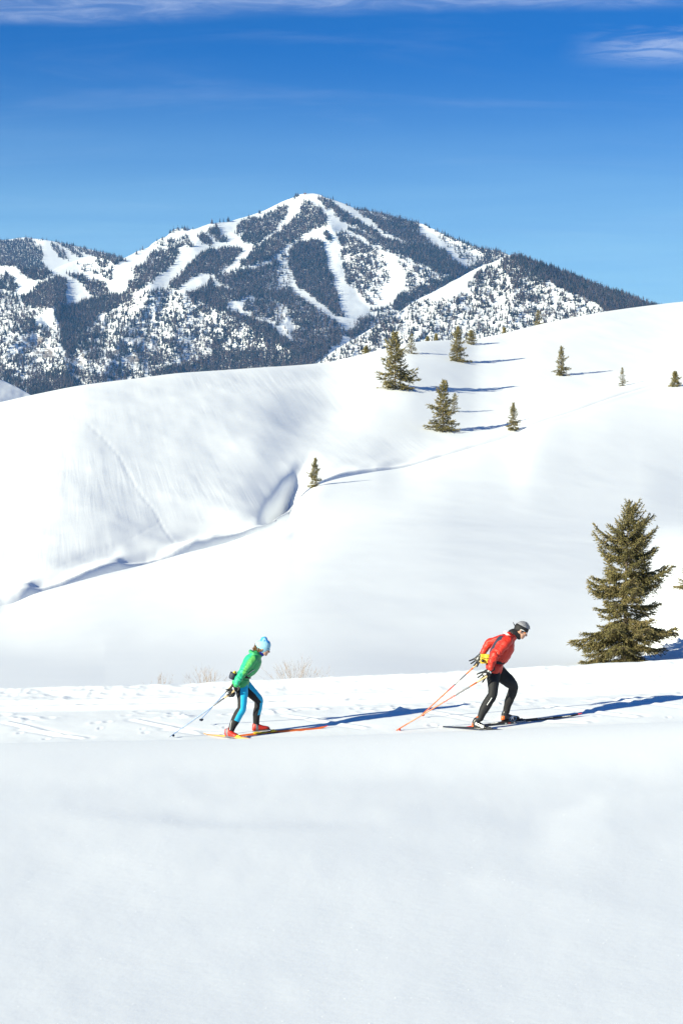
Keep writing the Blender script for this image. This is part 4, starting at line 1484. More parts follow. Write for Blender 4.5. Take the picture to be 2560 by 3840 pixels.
K = lambda n, c, r=0.6, s=0.3, v=0.08: mat(n, c, r, s, v, 25)
M_SKIN = mat('skin', (0.44, 0.25, 0.18), 0.5, 0.3, 0.08, 30)
M_LIP = mat('lips', (0.42, 0.16, 0.14), 0.5, 0.3)
M_BLACK = K('black_stretch_fabric', (0.012, 0.012, 0.014), 0.7)
M_BLACK2 = K('black_shiny', (0.015, 0.015, 0.018), 0.35, 0.5)
M_GREEN = mat('green_shell', (0.032, 0.31, 0.10), 0.5, 0.35, 0.12, 8)
M_TEAL = mat('sea_green_shell', (0.022, 0.37, 0.20), 0.5, 0.35, 0.10, 8)
M_LIME = mat('lime_shell', (0.09, 0.36, 0.09), 0.5, 0.35, 0.08, 8)
M_CYAN = mat('cyan_tights', (0.010, 0.37, 0.62), 0.55, 0.35, 0.08, 10)
M_RED = mat('red_shell', (0.46, 0.026, 0.014), 0.5, 0.35, 0.10, 8)
M_NAVY = K('dark_navy_panel', (0.030, 0.035, 0.055), 0.6)
M_REDBOOT = K('red_boot', (0.44, 0.024, 0.012), 0.4, 0.5)
M_GREY = K('grey_trim', (0.17, 0.17, 0.19), 0.5)
M_WHITE = K('white_print', (0.80, 0.80, 0.80), 0.5)
M_YEL = K('yellow_pack', (0.62, 0.42, 0.03), 0.5)
M_ORANGE = K('orange_lacquer', (0.58, 0.115, 0.018), 0.3, 0.5, 0.05)
M_PEACH = K('peach_lacquer', (0.68, 0.33, 0.09), 0.3, 0.5, 0.05)
M_LBLUE = K('pale_blue_knit', (0.27, 0.50, 0.62), 0.8)
M_BBLUE = K('bright_blue_knit', (0.035, 0.28, 0.66), 0.8)
M_PURPLE = K('blue_gaiter', (0.030, 0.028, 0.34), 0.7)
M_HAIR = mat('curly_brown_hair', (0.17, 0.09, 0.035), 0.6, 0.4, 0.5, 60, 0.8, 90)
M_GHAIR = mat('grey_hair', (0.25, 0.25, 0.28), 0.6, 0.3, 0.35, 60, 0.8, 120)
M_LENS = K('dark_lens', (0.02, 0.02, 0.03), 0.15, 0.6)
M_OLENS = K('orange_lens', (0.85, 0.22, 0.02), 0.15, 0.6)
M_POLEBLUE = K('steel_blue_lacquer', (0.14, 0.22, 0.40), 0.3, 0.5)
M_POLEGREY = K('grey_carbon', (0.10, 0.10, 0.12), 0.35, 0.5)
M_REDSKI = K('red_lacquer', (0.70, 0.05, 0.03), 0.3, 0.5)
M_CORK = K('cork_grip', (0.50, 0.36, 0.20), 0.7)


def person(prefix_label, base):
    o = link('person', None)
    o.location = base
    bpy.context.view_layer.update()
    tag(o, prefix_label, 'person')
    return o


def attach(o, parent):
    """parent without moving (all parents here are unrotated Empties)"""
    o.parent = parent
    o.location = -Vector(parent.location)


def head_parts(C, f, u, s):
    """head frame: C = centre of the skull, f forward, u up, s scale -> blobs of one head"""
    f = Vector(f).normalized()
    u = (Vector(u) - f * Vector(u).dot(f)).normalized()
    y = u.cross(f)
    M = Matrix(((f.x, y.x, u.x), (f.y, y.y, u.y), (f.z, y.z, u.z)))
    at = lambda a, b, c: C + (f * a + y * b + u * c) * s
    vs, fs = [], []
    blob(vs, fs, at(-.004, 0, .010), .096 * s, .075 * s, .098 * s, M, 18, 12)
    blob(vs, fs, at(.040, 0, -.045), .052 * s, .056 * s, .062 * s, M, 14, 10)      # face
    blob(vs, fs, at(.048, 0, -.088), .036 * s, .040 * s, .026 * s, M)              # jaw
    blob(vs, fs, at(.076, 0, -.100), .016 * s, .020 * s, .016 * s, M)              # chin
    blob(vs, fs, at(.086, 0, .004), .014 * s, .050 * s, .012 * s, M)               # brow
    limb(vs, fs, [at(.090, 0, -.004), at(.106, 0, -.030), at(.110, 0, -.040)], [.009 * s, .011 * s, .012 * s], None, 8)   # nose
    blob(vs, fs, at(.100, .008, -.044), .009 * s, .007 * s, .007 * s, M, 8, 6)
    blob(vs, fs, at(.100, -.008, -.044), .009 * s, .007 * s, .007 * s, M, 8, 6)
    blob(vs, fs, at(.090, 0, -.066), .009 * s, .022 * s, .007 * s, M, 10, 6)       # lips
    blob(vs, fs, at(.088, 0, -.078), .009 * s, .019 * s, .007 * s, M, 10, 6)
    for sg in (-1, 1):
        blob(vs, fs, at(.066, sg * .034, -.030), .026 * s, .020 * s, .018 * s, M, 10, 6)   # cheek
        blob(vs, fs, at(-.006, sg * .076, -.028), .018 * s, .010 * s, .030 * s, M, 10, 8)  # ear
    return vs, fs, at, M


def eyes(at, M, s, parent):
    for sg in (-1, 1):
        vs, fs = [], []
        blob(vs, fs, at(.078, sg * .031, -.012), .014 * s, .014 * s, .012 * s, M, 10, 8)
        o = link('eye', raw_mesh('eye', vs, fs, M_WHITE, True))
        attach(o, parent)


def glove(name, wrist, dirn, palm_n, size, mats, parent, curl=0.5, spread=0.16, thumb_side=1, seed=0, back_print=None):
    """a gloved hand: cuff, palm, four unequal bent fingers and a thumb"""
    d = Vector(dirn).normalized()
    n = Vector(palm_n)
    n = (n - d * n.dot(d)).normalized()          # palm faces n; fingers curl towards n
    w = d.cross(n)
    vs, fs = [], []
    wrist = Vector(wrist)
    at = lambda a, b, c: wrist + (d * a + w * b + n * c) * size
    limb(vs, fs, [at(-.035, 0, 0), at(.01, 0, 0), at(.03, 0, 0)], [.036 * size, .033 * size, .034 * size], [.030 * size, .027 * size, .027 * size], 12)
    M = Matrix(((d.x, w.x, n.x), (d.y, w.y, n.y), (d.z, w.z, n.z)))
    blob(vs, fs, at(.060, 0, 0), .056 * size, .044 * size, .021 * size, M, 14, 8)
    for i, (b, ln_) in enumerate(((-.033, .062), (-.011, .076), (.011, .080), (.033, .070))):
        ang = spread * (i - 1.5)
        fd = (d * math.cos(ang) + w * math.sin(ang))
        p0 = at(.075, b, 0)
        c = curl * (0.85 + 0.12 * i)
        p = [p0, p0 + fd * .035 * size]
        q = fd
        for seg_l, k in ((.45, .55), (.33, 1.15), (.22, 1.6)):
            q = (fd * math.cos(c * k) + n * math.sin(c * k))
            p.append(p[-1] + q * ln_ * seg_l * size)
        limb(vs, fs, p, [.0115 * size, .0115 * size, .0108 * size, .0100 * size, .0085 * size], None, 8)
    tb = thumb_side
    limb(vs, fs, [at(.025, -.026 * tb, .004), at(.052, -.052 * tb, .012), at(.075, -.066 * tb, .022), at(.092, -.072 * tb, .034)], [.017 * size, .014 * size, .0125 * size, .010 * size], None, 8)
    o = fuse(name, vs, fs, 0.0045, 2, mats, None, None, back_print)
    attach(o, parent)
    return o


def boot(prefix, heel, fwd, up, L, shaft_top, mats, parent, paint=None, shaft_r=0.050):
    """ski boot: sole, foot and ankle shaft; heel = underside of the heel"""
    f = Vector(fwd).normalized()
    u = (Vector(up) - f * Vector(up).dot(f)).normalized()
    s = f.cross(u)
    heel = Vector(heel)
    at = lambda a, b, c: heel + f * a * L + s * b + u * c
    vs, fs = [], []

    def loft(rings, n=14):
        b0 = len(vs)
        for a, hw, lo, hi in rings:
            for k in range(n):
                q = 2 * math.pi * k / n
                vs.append(at(a, hw * math.cos(q), (lo + hi) / 2 + (hi - lo) / 2 * math.sin(q)))
        for i in range(len(rings) - 1):
            for k in range(n):
                k2 = (k + 1) % n
                fs.append((b0 + i * n + k, b0 + (i + 1) * n + k, b0 + (i + 1) * n + k2, b0 + i * n + k2))
        fs.append(tuple(b0 + k for k in range(n)))
        fs.append(tuple(b0 + (len(rings) - 1) * n + k for k in range(n))[::-1])
    loft([(-.02, .020, .020, .060), (.03, .034, .008, .095), (.16, .038, .006, .118), (.32, .040, .006, .120), (.46, .042, .006, .100), (.62, .046, .006, .078), (.78, .047, .006, .066), (.92, .038, .008, .054), (1.0, .018, .012, .036)])
    top = Vector(shaft_top)
    limb(vs, fs, [at(.19, 0, .060), at(.19, 0, .10), at(.19, 0, .10).lerp(top, .6), top], [.052, .050, shaft_r, shaft_r * 0.96], [.042, .041, shaft_r * .85, shaft_r * .82], 14, False)
    o = fuse('boot', vs, fs, 0.006, 3, mats, None, None, (lambda c, n: paint(c, n, f, s, u, heel, L)) if paint else None)
    attach(o, parent)
    vs, fs = [], []
    loft([(-.01, .026, -.006, .012), (.08, .036, -.008, .014), (.3, .036, -.006, .014), (.5, .034, -.006, .013), (.72, .044, -.008, .014), (.9, .036, -.008, .014), (1.04, .022, -.004, .012)], 10)
    so = link('sole', raw_mesh('sole', vs, fs, mats[1], True), None)
    so.parent = o
    return o, at


def ski(tail, tip, up, m_top, m_side, m_tail, m_tip, label, group, width=0.044, plate=0.014, boot_c=None, m_bind=None):
    """cross-country ski: narrow cambered board with an upturned tip and a tapered tail"""
    tail, tip = Vector(tail), Vector(tip)
    f = (tip - tail)
    L = f.length
    f.normalize()
    u = (Vector(up) - f * Vector(up).dot(f)).normalized()
    s = f.cross(u)
    vs, fs, mi = [], [], []
    st = np.concatenate([[0, .01, .03], np.linspace(.08, .80, 14), np.linspace(.83, 1.0, 12)])
    prev = None
    for i, t in enumerate(st):
        w = width * (0.30 + 0.70 * sstep(0, .06, t)) * (1 - 0.06 * math.sin(math.pi * t)) * (1 - 0.78 * float(sstep(.93, 1.0, t)))
        w = float(w)
        th = 0.007 + 0.020 * float(sstep(.05, .42, t)) * float(1 - sstep(.58, .93, t))
        z = 0.004 * math.sin(math.pi * min(1, t / .9)) + 0.034 * float(max(0, (t - .84) / .16)) ** 2 + 0.012 * float(max(0, (.04 - t) / .04)) ** 2
        c = tail + f * (L * t) + u * (z - 0.034 * t)     # tip lies on the line tail-tip after its upturn
        b = len(vs)
        e = 0.18 * w
        vs += [c - s * w / 2, c + s * w / 2, c + s * (w / 2) + u * (th * .6), c + s * (w / 2 - e) + u * th, c - s * (w / 2 - e) + u * th, c - s * w / 2 + u * (th * .6)]
        if i:
            for k in range(6):
                k2 = (k + 1) % 6
                fs.append((prev + k, b + k, b + k2, prev + k2))
                if t < .10:
                    mi.append(2)
                elif t > .972:
                    mi.append(3)
                else:
                    mi.append(1 if k in (1, 5) else 0)
        prev = b
    n = len(vs)
    fs += [(5, 4, 3, 2, 1, 0), tuple(range(n - 6, n))]
    mi += [2, 3]
    o = link('cross_country_ski', raw_mesh('cross_country_ski', vs, fs, [m_top, m_side, m_tail, m_tip], False, mi))
    tag(o, label, 'ski', group)
    at = lambda t, b, c: tail + f * (L * t) + s * b + u * (c - 0.034 * t)
    if boot_c is not None:
        bt = (Vector(boot_c) - tail).dot(f) / L
        vs, fs = [], []
        for (a0, a1, w0, h0, h1) in ((-.16, .13, .020, .020, .030), (.105, .165, .018, .028, .052), (.16, .20, .012, .026, .040), (-.15, -.09, .022, .026, .036)):
            b = len(vs)
            for a in (a0, a1):
                for (q, h) in ((-w0, h0), (w0, h0), (w0 * .8, h1), (-w0 * .8, h1)):
                    vs.append(at(bt + a / L, q, h))
            fs += [(b, b + 1, b + 2, b + 3), (b + 7, b + 6, b + 5, b + 4)] + [(b + k, b + 4 + k, b + 4 + (k + 1) % 4, b + (k + 1) % 4) for k in range(4)]
        link('binding', raw_mesh('binding', vs, fs, m_bind or M_BLACK2), o)
    return o, at, f, s, u, L


def pole(grip, tip, bands, label, group, r0=0.0085, basket_m=None, grip_m=None, strap_m=None, letters=None):
    grip, tip = Vector(grip), Vector(tip)
    f = (tip - grip)
    L = f.length
    f.normalize()
    g2 = grip + f * 0.14
    up = Vector((0, 0, 1))
    s = f.cross(up).normalized()
    u = s.cross(f)
    mats_ = [b[1] for b in bands]
    vs, fs, mi = [], [], []
    n = 8
    ts = sorted(set([0, 1] + [b[0] for b in bands] + list(np.linspace(0, 1, 7))))
    for i, t in enumerate(ts):
        r = r0 * (1 - 0.35 * t)
        c = g2 + (tip - g2) * t
        for k in range(n):
            a = 6.28318 * k / n
            vs.append(c + (s * math.cos(a) + u * math.sin(a)) * r)
        if i:
            tm = (ts[i - 1] + t) / 2
            m_ = max(j for j, b in enumerate(bands) if b[0] <= tm)
            for k in range(n):
                fs.append(((i - 1) * n + k, (i - 1) * n + (k + 1) % n, i * n + (k + 1) % n, i * n + k))
                mi.append(m_)
    fs += [tuple(range(n))[::-1], tuple(range(len(vs) - n, len(vs)))]
    mi += [0, len(bands) - 1]
    o = link('ski_pole', raw_mesh('ski_pole', vs, fs, mats_, True, mi))
    tag(o, label, 'ski pole', group)
    vs, fs = [], []
    limb(vs, fs, [grip - f * .02, grip + f * .03, grip + f * .10, grip + f * .155], [.017, .0135, .0145, .0115], None, 10)
    link('grip', raw_mesh('grip', vs, fs, grip_m or M_BLACK, True), o)
    vs, fs = [], []
    bs = tip - f * 0.045
    for k in range(7):                                  # half-moon basket
        a = -1.5 + 3.0 * k / 6
        q = bs + (u * -math.cos(a) * .034 + s * math.sin(a) * .034)
        vs += [q + f * .004, q - f * .012]
    vs += [bs + f * .01 + s * .008, bs - f * .02 + s * .008, bs + f * .01 - s * .008, bs - f * .02 - s * .008]
    for k in range(6):
        fs.append((2 * k, 2 * k + 1, 2 * k + 3, 2 * k + 2))
    fs += [(0, 2, 4, 6, 8, 10, 12, 14, 16), (1, 3, 5, 7, 9, 11, 13, 15, 17)[::-1], (12, 13, 15, 14), (0, 16, 17, 1), (14, 15, 17, 16)]
    link('basket', raw_mesh('basket', vs, fs, basket_m or M_BLACK), o)
    vs, fs = [], []
    limb(vs, fs, [tip - f * .03, tip - f * .005, tip + f * .018], [.006, .005, .0025], None, 6, False)
    link('point', raw_mesh('point', vs, fs, M_GREY, True), o)
    if letters:
        txt, t0, size, m_ = letters
        # along the shaft, read from the camera's side
        rt = -f if f.x < 0 else f
        start = g2 + (tip - g2) * t0
        uu = Vector((0, 0, 1))
        uu = (uu - rt * uu.dot(rt)).normalized()
        nn = rt.cross(uu)
        lettering(txt, size, start + nn * (r0 * 1.02) - uu * size * .36, rt, uu, m_, o)
    return o


W1 = lambda x, y: (600 + x / 2.45, 2300 + y / 2.45)
WC = lambda x, y: (840 + x / 7.84, 2370 + y / 7.84)
M2_ = lambda x, y: (1440 + x / 1.96, 2260 + y / 1.96)
MC = lambda x, y: (1760 + x / 6.533, 2310 + y / 6.533)
r1 = lambda v: v / 2.45 * UNIT
rc = lambda v: v / 7.84 * UNIT
r2 = lambda v: v / 1.96 * UNIT
rm_ = lambda v: v / 6.533 * UNIT


def pt(fn, x, y, dy=0.0):
    px, py = fn(x, y)
    return P(px, py, Y0 + dy)


def to_px(co):
    return CX + co[:, 0] / co[:, 1] * F, CY + (CAMZ - co[:, 2]) / co[:, 1] * F


# ---------------------------------------------------------------- the woman
wo = person('woman skier in a green jacket, cyan and black tights and pale blue hat', P(905, 2768, Y0))
NEAR, FAR = -1, 1
legs = {}
legs['near'] = dict(path=[pt(W1, 748, 662, -.080), pt(W1, 752, 715, -.10), pt(W1, 757, 790, -.12), pt(W1, 752, 872, -.135), pt(W1, 722, 925, -.14), pt(W1, 692, 985, -.15), pt(W1, 662, 1050, -.16), pt(W1, 648, 1090, -.16)],
                    r=[r1(60), r1(58), r1(46), r1(41), r1(43), r1(41), r1(31), r1(29)])
legs['far'] = dict(path=[pt(W1, 782, 660, .080), pt(W1, 818, 705, .10), pt(W1, 862, 750, .13), pt(W1, 908, 806, .17), pt(W1, 902, 865, .20), pt(W1, 889, 920, .24), pt(W1, 884, 985, .28), pt(W1, 884, 1030, .30)],
                   r=[r1(56), r1(56), r1(50), r1(41), r1(38), r1(36), r1(30), r1(29)])
torso = [(WC, 540, 1520, 200, .172), (WC, 525, 1400, 232, .178), (WC, 570, 1280, 195, .140), (WC, 645, 1170, 215, .145), (WC, 740, 1050, 250, .160), (WC, 820, 920, 262, .172), (WC, 880, 800, 240, .180), (WC, 920, 720, 190, .150)]
armN = [pt(WC, 880, 790, -.165), pt(WC, 800, 900, -.20), pt(WC, 690, 1040, -.225), pt(WC, 560, 1200, -.235), pt(WC, 470, 1330, -.235), pt(WC, 390, 1480, -.235), pt(WC, 365, 1560, -.235)]
armF = [pt(WC, 900, 770, .165), pt(WC, 800, 900, .20), pt(WC, 680, 1060, .24), pt(WC, 560, 1200, .26), pt(WC, 440, 1330, .27), pt(WC, 330, 1470, .28)]
rN = [rc(118), rc(114), rc(108), rc(112), rc(116), rc(96), rc(80)]
# body: one continuous figure, mostly under the clothes
hC, hf, hu = pt(WC, 1165, 455), (0.93, 0, -0.34), (0.34, 0, 0.93)
vs, fs, at, HM = head_parts(hC, hf, hu, 0.93)
limb(vs, fs, [pt(WC, 1090, 540), pt(WC, 1000, 640), pt(WC, 930, 740)], [.052, .050, .058], [.052, .050, .07])
limb(vs, fs, [pt(f_, x, y) for f_, x, y, a, b in torso], [rc(a) - .022 for f_, x, y, a, b in torso], [b - .02 for f_, x, y, a, b in torso])
for k in legs.values():
    limb(vs, fs, k['path'], [r - .010 for r in k['r']], [k['r'][0] * .58 - .01, k['r'][1] * .74 - .01] + [r - .01 for r in k['r'][2:]])
limb(vs, fs, armN, [r - .014 for r in rN])
limb(vs, fs, armF, [r - .014 for r in rN[:6]])
b_ = fuse('body', vs, fs, 0.0065, 2, [M_SKIN, M_LIP], None, None,
          lambda c, n: (np.linalg.norm(c - np.array(at(.094, 0, -.072)), axis=1) < .016).astype(int))
attach(b_, wo)
eyes(at, HM, .93, wo)
# tights
vs, fs = [], []
for k in legs.values():
    limb(vs, fs, k['path'], k['r'], [k['r'][0] * .58, k['r'][1] * .74] + k['r'][2:])
limb(vs, fs, [pt(WC, 500, 1330), pt(WC, 515, 1480), pt(WC, 540, 1560)], [rc(160), rc(205), rc(165)], [.11, .125, .11])


def tights_paint(c, n):
    out = np.zeros(len(c), int)
    best = np.full(len(c), 1e9)
    for key, k in legs.items():
        side = NEAR if key == 'near' else FAR
        pth = k['path']
        for i in range(len(pth) - 1):
            dd_, t, off = seg_info(c, pth[i], pth[i + 1])
            ax = (pth[i + 1] - pth[i]).normalized()
            fv = np.array(Vector((0, 1, 0)).cross(ax).normalized())
            if fv[0] < 0:
                fv = -fv
            od = off / np.maximum(np.linalg.norm(off, axis=1, keepdims=True), 1e-6)
            sc = od @ fv + 0.35 * od[:, 1] * side
            low = i >= 5 or False
            v = (sc < 0.06) | low | ((i == 4) & (t > 1.5))
            if i == 5:
                v = v | True
            upd = dd_ < best
            out = np.where(upd, v.astype(int), out)
            best = np.minimum(best, dd_)
    px, py = to_px(c)
    seat = (px < 840 + 330 / 7.84) & (py < 2370 + 1900 / 7.84)
    return np.where(seat, 1, out)


def fold(sc, amp, seed, ax=None):
    def f(co):
        a = noise3(co, (sc, sc * .6, sc * 1.2), seed)
        b = noise3(co, (sc * 2.3, sc * 1.4, sc * 2.6), seed + 7)
        return amp * (1 - 2 * np.abs(a)) * 0.7 + amp * 0.45 * (1 - 2 * np.abs(b)) - amp * .4
    return f


t_ = fuse('tights', vs, fs, 0.0065, 3, [M_CYAN, M_BLACK], None, fold(14, .0018, 3), tights_paint)
attach(t_, wo)
# reflective strip on the near shin
sv = []
for q in ((658, 985), (648, 1030), (643, 1072)):
    sv.append(pt(W1, q[0], q[1], -.155 - r1(33)))
tv, tf = [], []
tube_geo(tv, tf, sv, [.0035] * 3, 5)
o = link('reflective_strip', raw_mesh('reflective_strip', tv, tf, M_WHITE), t_)
o.location = (0, 0, 0)
# jacket
vs, fs = [], []
limb(vs, fs, [pt(f_, x, y) for f_, x, y, a, b in torso], [rc(a) for f_, x, y, a, b in torso], [b for f_, x, y, a, b in torso], 20)
limb(vs, fs, armN, rN, None, 16)
limb(vs, fs, armF, rN[:6], None, 14)
limb(vs, fs, [pt(WC, 930, 740), pt(WC, 985, 650), pt(WC, 1020, 610)], [rc(140), rc(128), rc(112)], [.10, .085, .075], 16, False)      # collar
limb(vs, fs, [pt(WC, 800, 590, -.07), pt(WC, 780, 570, 0), pt(WC, 800, 590, .07)], [rc(50), rc(58), rc(50)], None, 12)              # folded hood
limb(vs, fs, [pt(WC, 800, 600, -.07), pt(WC, 890, 640, -.11), pt(WC, 1010, 690, -.10), pt(WC, 1095, 720, -.03), pt(WC, 1095, 720, .03)], [rc(45), rc(46), rc(42), rc(34), rc(34)], None, 12)
blob(vs, fs, pt(WC, 860, 860, 0), rc(215), .16, rc(170))
TEALP = [WC(*q) for q in ((720, 600), (860, 640), (760, 740), (690, 820), (640, 900), (600, 1030), (560, 1150), (400, 1330), (270, 1420), (200, 1200), (400, 1000), (600, 640))]
SLEEVE_T = [WC(*q) for q in ((420, 1120), (560, 1200), (540, 1330), (520, 1420), (430, 1560), (330, 1560), (240, 1400), (380, 1230))]
LIMEP = [WC(*q) for q in ((840, 690), (900, 720), (930, 800), (820, 920), (700, 1080), (640, 1200), (560, 1290), (545, 1200), (620, 1040), (690, 880))]


def jacket_paint(c, n):
    px, py = to_px(c)
    out = np.zeros(len(c), int)
    out[in_poly(px, py, TEALP) | in_poly(px, py, SLEEVE_T)] = 1
    out[in_poly(px, py, LIMEP) & (c[:, 1] < Y0 - .12)] = 2
    return out


def jacket_fold(a, b, amp):
    f1 = fold(9, amp, 11)

    def f(co):
        base = f1(co)
        d1, t1, _ = seg_info(co, a[2], a[4])
        slv = np.exp(-(d1 / .10) ** 2) * sstep(0.0, .25, t1)
        ax = np.array((a[5] - a[2]).normalized())
        return base + slv * amp * 0.9 * np.sin((co @ ax) * 95 + 5 * noise3(co, (9, 9, 9), 4))
    return f


j_ = fuse('jacket', vs, fs, 0.0065, 2, [M_GREEN, M_TEAL, M_LIME], None, jacket_fold(armN, armF, .0085), jacket_paint)
attach(j_, wo)
# pocket zip on the jacket front: white line in a dark slit
for m_, r_, off in ((M_NAVY, .0075, 0), (M_WHITE, .0035, -.006)):
    tv, tf = [], []
    tube_geo(tv, tf, [pt(WC, 700, 1250, -.146 + off), pt(WC, 780, 1180, -.152 + off), pt(WC, 850, 1130, -.146 + off), pt(WC, 905, 1112, -.128 + off)], [r_] * 4, 6)
    o = link('pocket_zip', raw_mesh('pocket_zip', tv, tf, m_), j_)
tv, tf = [], []
tube_geo(tv, tf, [pt(WC, 735, 885, -.172 - rc(105)), pt(WC, 800, 940, -.175 - rc(104))], [.005, .003], 6)
link('sleeve_print', raw_mesh('sleeve_print', tv, tf, M_LBLUE), j_)
# neck gaiter
vs, fs = [], []
limb(vs, fs, [pt(WC, 1060, 600), pt(WC, 1100, 640), pt(WC, 1130, 660)], [rc(78), rc(70), rc(55)], [.062, .056, .042], 14)
o = link('neck_gaiter', raw_mesh('neck_gaiter', vs, fs, M_PURPLE, True))
attach(o, wo)
# hat
vs, fs = [], []
s = .93
limb(vs, fs, [at(-.016, 0, .010), at(-.020, 0, .05), at(-.026, 0, .088), at(-.034, 0, .116)], [.116 * s, .118 * s, .102 * s, .056 * s], [.088 * s, .088 * s, .076 * s, .044 * s], 20)
HB = [WC(*q) for q in ((1060, 190), (1110, 150), (1220, 150), (1320, 250), (1345, 340), (1290, 330), (1250, 290), (1230, 210), (1190, 180), (1150, 190), (1130, 230), (1090, 280), (1070, 240))]
HB2 = [WC(*q) for q in ((1170, 210), (1200, 230), (1215, 260), (1180, 285), (1160, 270), (1180, 250))]


def hat_paint(c, n):
    px, py = to_px(c)
    out = np.zeros(len(c), int)
    out[in_poly(px, py, HB) | in_poly(px, py, HB2)] = 1
    brim = (c - np.array(at(0, 0, .016))) @ np.array(hu)
    return out


h_ = fuse('knit_hat', vs, fs, 0.0045, 2, [M_LBLUE, M_BBLUE], None, lambda co: 0.0015 * noise3(co, (40, 40, 40), 2), hat_paint)
attach(h_, wo)
vs, fs = [], []
ring_ = []
for k in range(25):
    a = 6.28318 * k / 24
    ring_.append(at(.112 * s * math.cos(a) - .006, .090 * s * math.sin(a), -.008 + .006 * math.cos(a)))
tube_geo(vs, fs, ring_, [.010] * 25, 7, False)
o = link('hat_band', raw_mesh('hat_band', vs, fs, M_LBLUE, True))
o.parent = h_
# hair: a curly tuft behind the neck and strands over the ear
rr = random.Random(4)
vs, fs = [], []
for k in range(70):
    c = pt(WC, rr.gauss(925, 34), rr.gauss(485, 52), rr.gauss(0, .028))
    a0, rad = rr.random() * 6.28, rr.uniform(.008, .018)
    ax = Vector((rr.gauss(0, 1), rr.gauss(0, 1), rr.gauss(0, 1))).normalized()
    e1 = ax.orthogonal().normalized()
    e2 = ax.cross(e1)
    tube_geo(vs, fs, [c + (e1 * math.cos(a0 + q) + e2 * math.sin(a0 + q)) * rad + ax * q * .004 for q in (0, 1, 2, 3, 4, 5, 6)], [.0042] * 7, 5)
for k in range(34):
    y_ = -(.058 + rr.uniform(0, .012)) if k % 2 else (.058 + rr.uniform(0, .012))
    x0 = rr.uniform(1000, 1150)
    tube_geo(vs, fs, [pt(WC, x0, 470, y_), pt(WC, x0 - 10 + rr.gauss(0, 12), 530, y_ * 1.12), pt(WC, x0 - 45 + rr.gauss(0, 14), 590 - (x0 - 1000) * .1, y_ * 1.0)], [.006, .0055, .003], 5)
limb(vs, fs, [pt(WC, 985, 460), pt(WC, 955, 520), pt(WC, 930, 560)], [.035, .030, .018], [.05, .04, .03], 12)
o = link('hair', raw_mesh('hair', vs, fs, M_HAIR, True))
attach(o, wo)


def shades(at, s, m_lens, m_frame, parent, lens_h=.017):
    vs, fs = [], []
    n = 13
    for i in range(n):
        a = -1.25 + 2.5 * i / (n - 1)
        hh = lens_h * (1 - .35 * abs(a) / 1.25)
        for z in (-hh - .004, hh - .004):
            vs.append(at(.026 + .072 * math.cos(a), .066 * math.sin(a), z - .006))
    for i in range(n - 1):
        fs.append((2 * i, 2 * i + 2, 2 * i + 3, 2 * i + 1))
    me = raw_mesh('sunglasses', vs, fs, m_lens, True)
    o = link('sunglasses', me)
    md_ = o.modifiers.new('thick', 'SOLIDIFY')
    md_.thickness = .003
    attach(o, parent)
    for sg in (-1, 1):
        tv, tf = [], []
        tube_geo(tv, tf, [at(.050, sg * .065, .004), at(.020, sg * .079, .002), at(-.02, sg * .082, -.006)], [.0045 * s, .004 * s, .003 * s], 5)
        q = link('temple', raw_mesh('temple', tv, tf, m_frame))
        q.parent = o
    tv, tf = [], []
    tube_geo(tv, tf, [at(.028 + .072 * math.cos(a), .067 * math.sin(a), lens_h - .010) for a in np.linspace(-1.25, 1.25, 13)], [.003] * 13, 5)
    q = link('frame', raw_mesh('frame', tv, tf, m_frame))
    q.parent = o
    return o


shades(at, .93, M_LENS, M_BLACK2, wo, .019)


# gloves
def glove_print(fn, polys):
    def f(c, n):
        px, py = to_px(c)
        out = np.zeros(len(c), int)
        for q in polys:
            out[in_poly(px, py, [fn(*p) for p in q])] = 1
        return out
    return f


glove('glove', pt(WC, 350, 1590, -.235), (-.42, -.02, -.9), (-.7, .72, .1), 1.06, [M_BLACK, M_WHITE], wo, .55, .17, -1, 1,
      glove_print(WC, [[(240, 1640), (270, 1620), (300, 1700), (370, 1790), (350, 1800), (280, 1730)], [(350, 1600), (430, 1620), (440, 1650), (360, 1625)], [(405, 1680), (440, 1680), (470, 1750), (450, 1765)]]))
glove('glove', pt(WC, 320, 1490, .28), (-.45, .05, -.88), (-.7, -.6, .2), 1.0, [M_BLACK, M_WHITE], wo, .7, .14, 1, 2)


# boots
def wboot_paint(c, n, f, s, u, heel, L):
    a = (c - np.array(heel)) @ np.array(f) / L
    h = (c - np.array(heel)) @ np.array(u)
    return np.where((a > .16) & (a < .30) & (h < .13) & (np.abs(n @ np.array(f)) < .8), 1, 0)


gy_ = lambda px, d: CY + (CAMZ - ground((px - CX) / F * d, d)) / d * F
heelN = P(*W1(604, 1134), 29.08)
bN, atN = boot('near', heelN, (.76, -.64, .02), (0, 0, 1), .245, pt(W1, 650, 1082, -.155), [M_REDBOOT, M_GREY], wo, wboot_paint)
heelF = P(*W1(853, 1089), 29.47)
bF, atF = boot('far', heelF, (.93, .33, .085), (-.08, -.05, 1), .262, pt(W1, 884, 1022, .29), [M_REDBOOT, M_GREY], wo, wboot_paint)
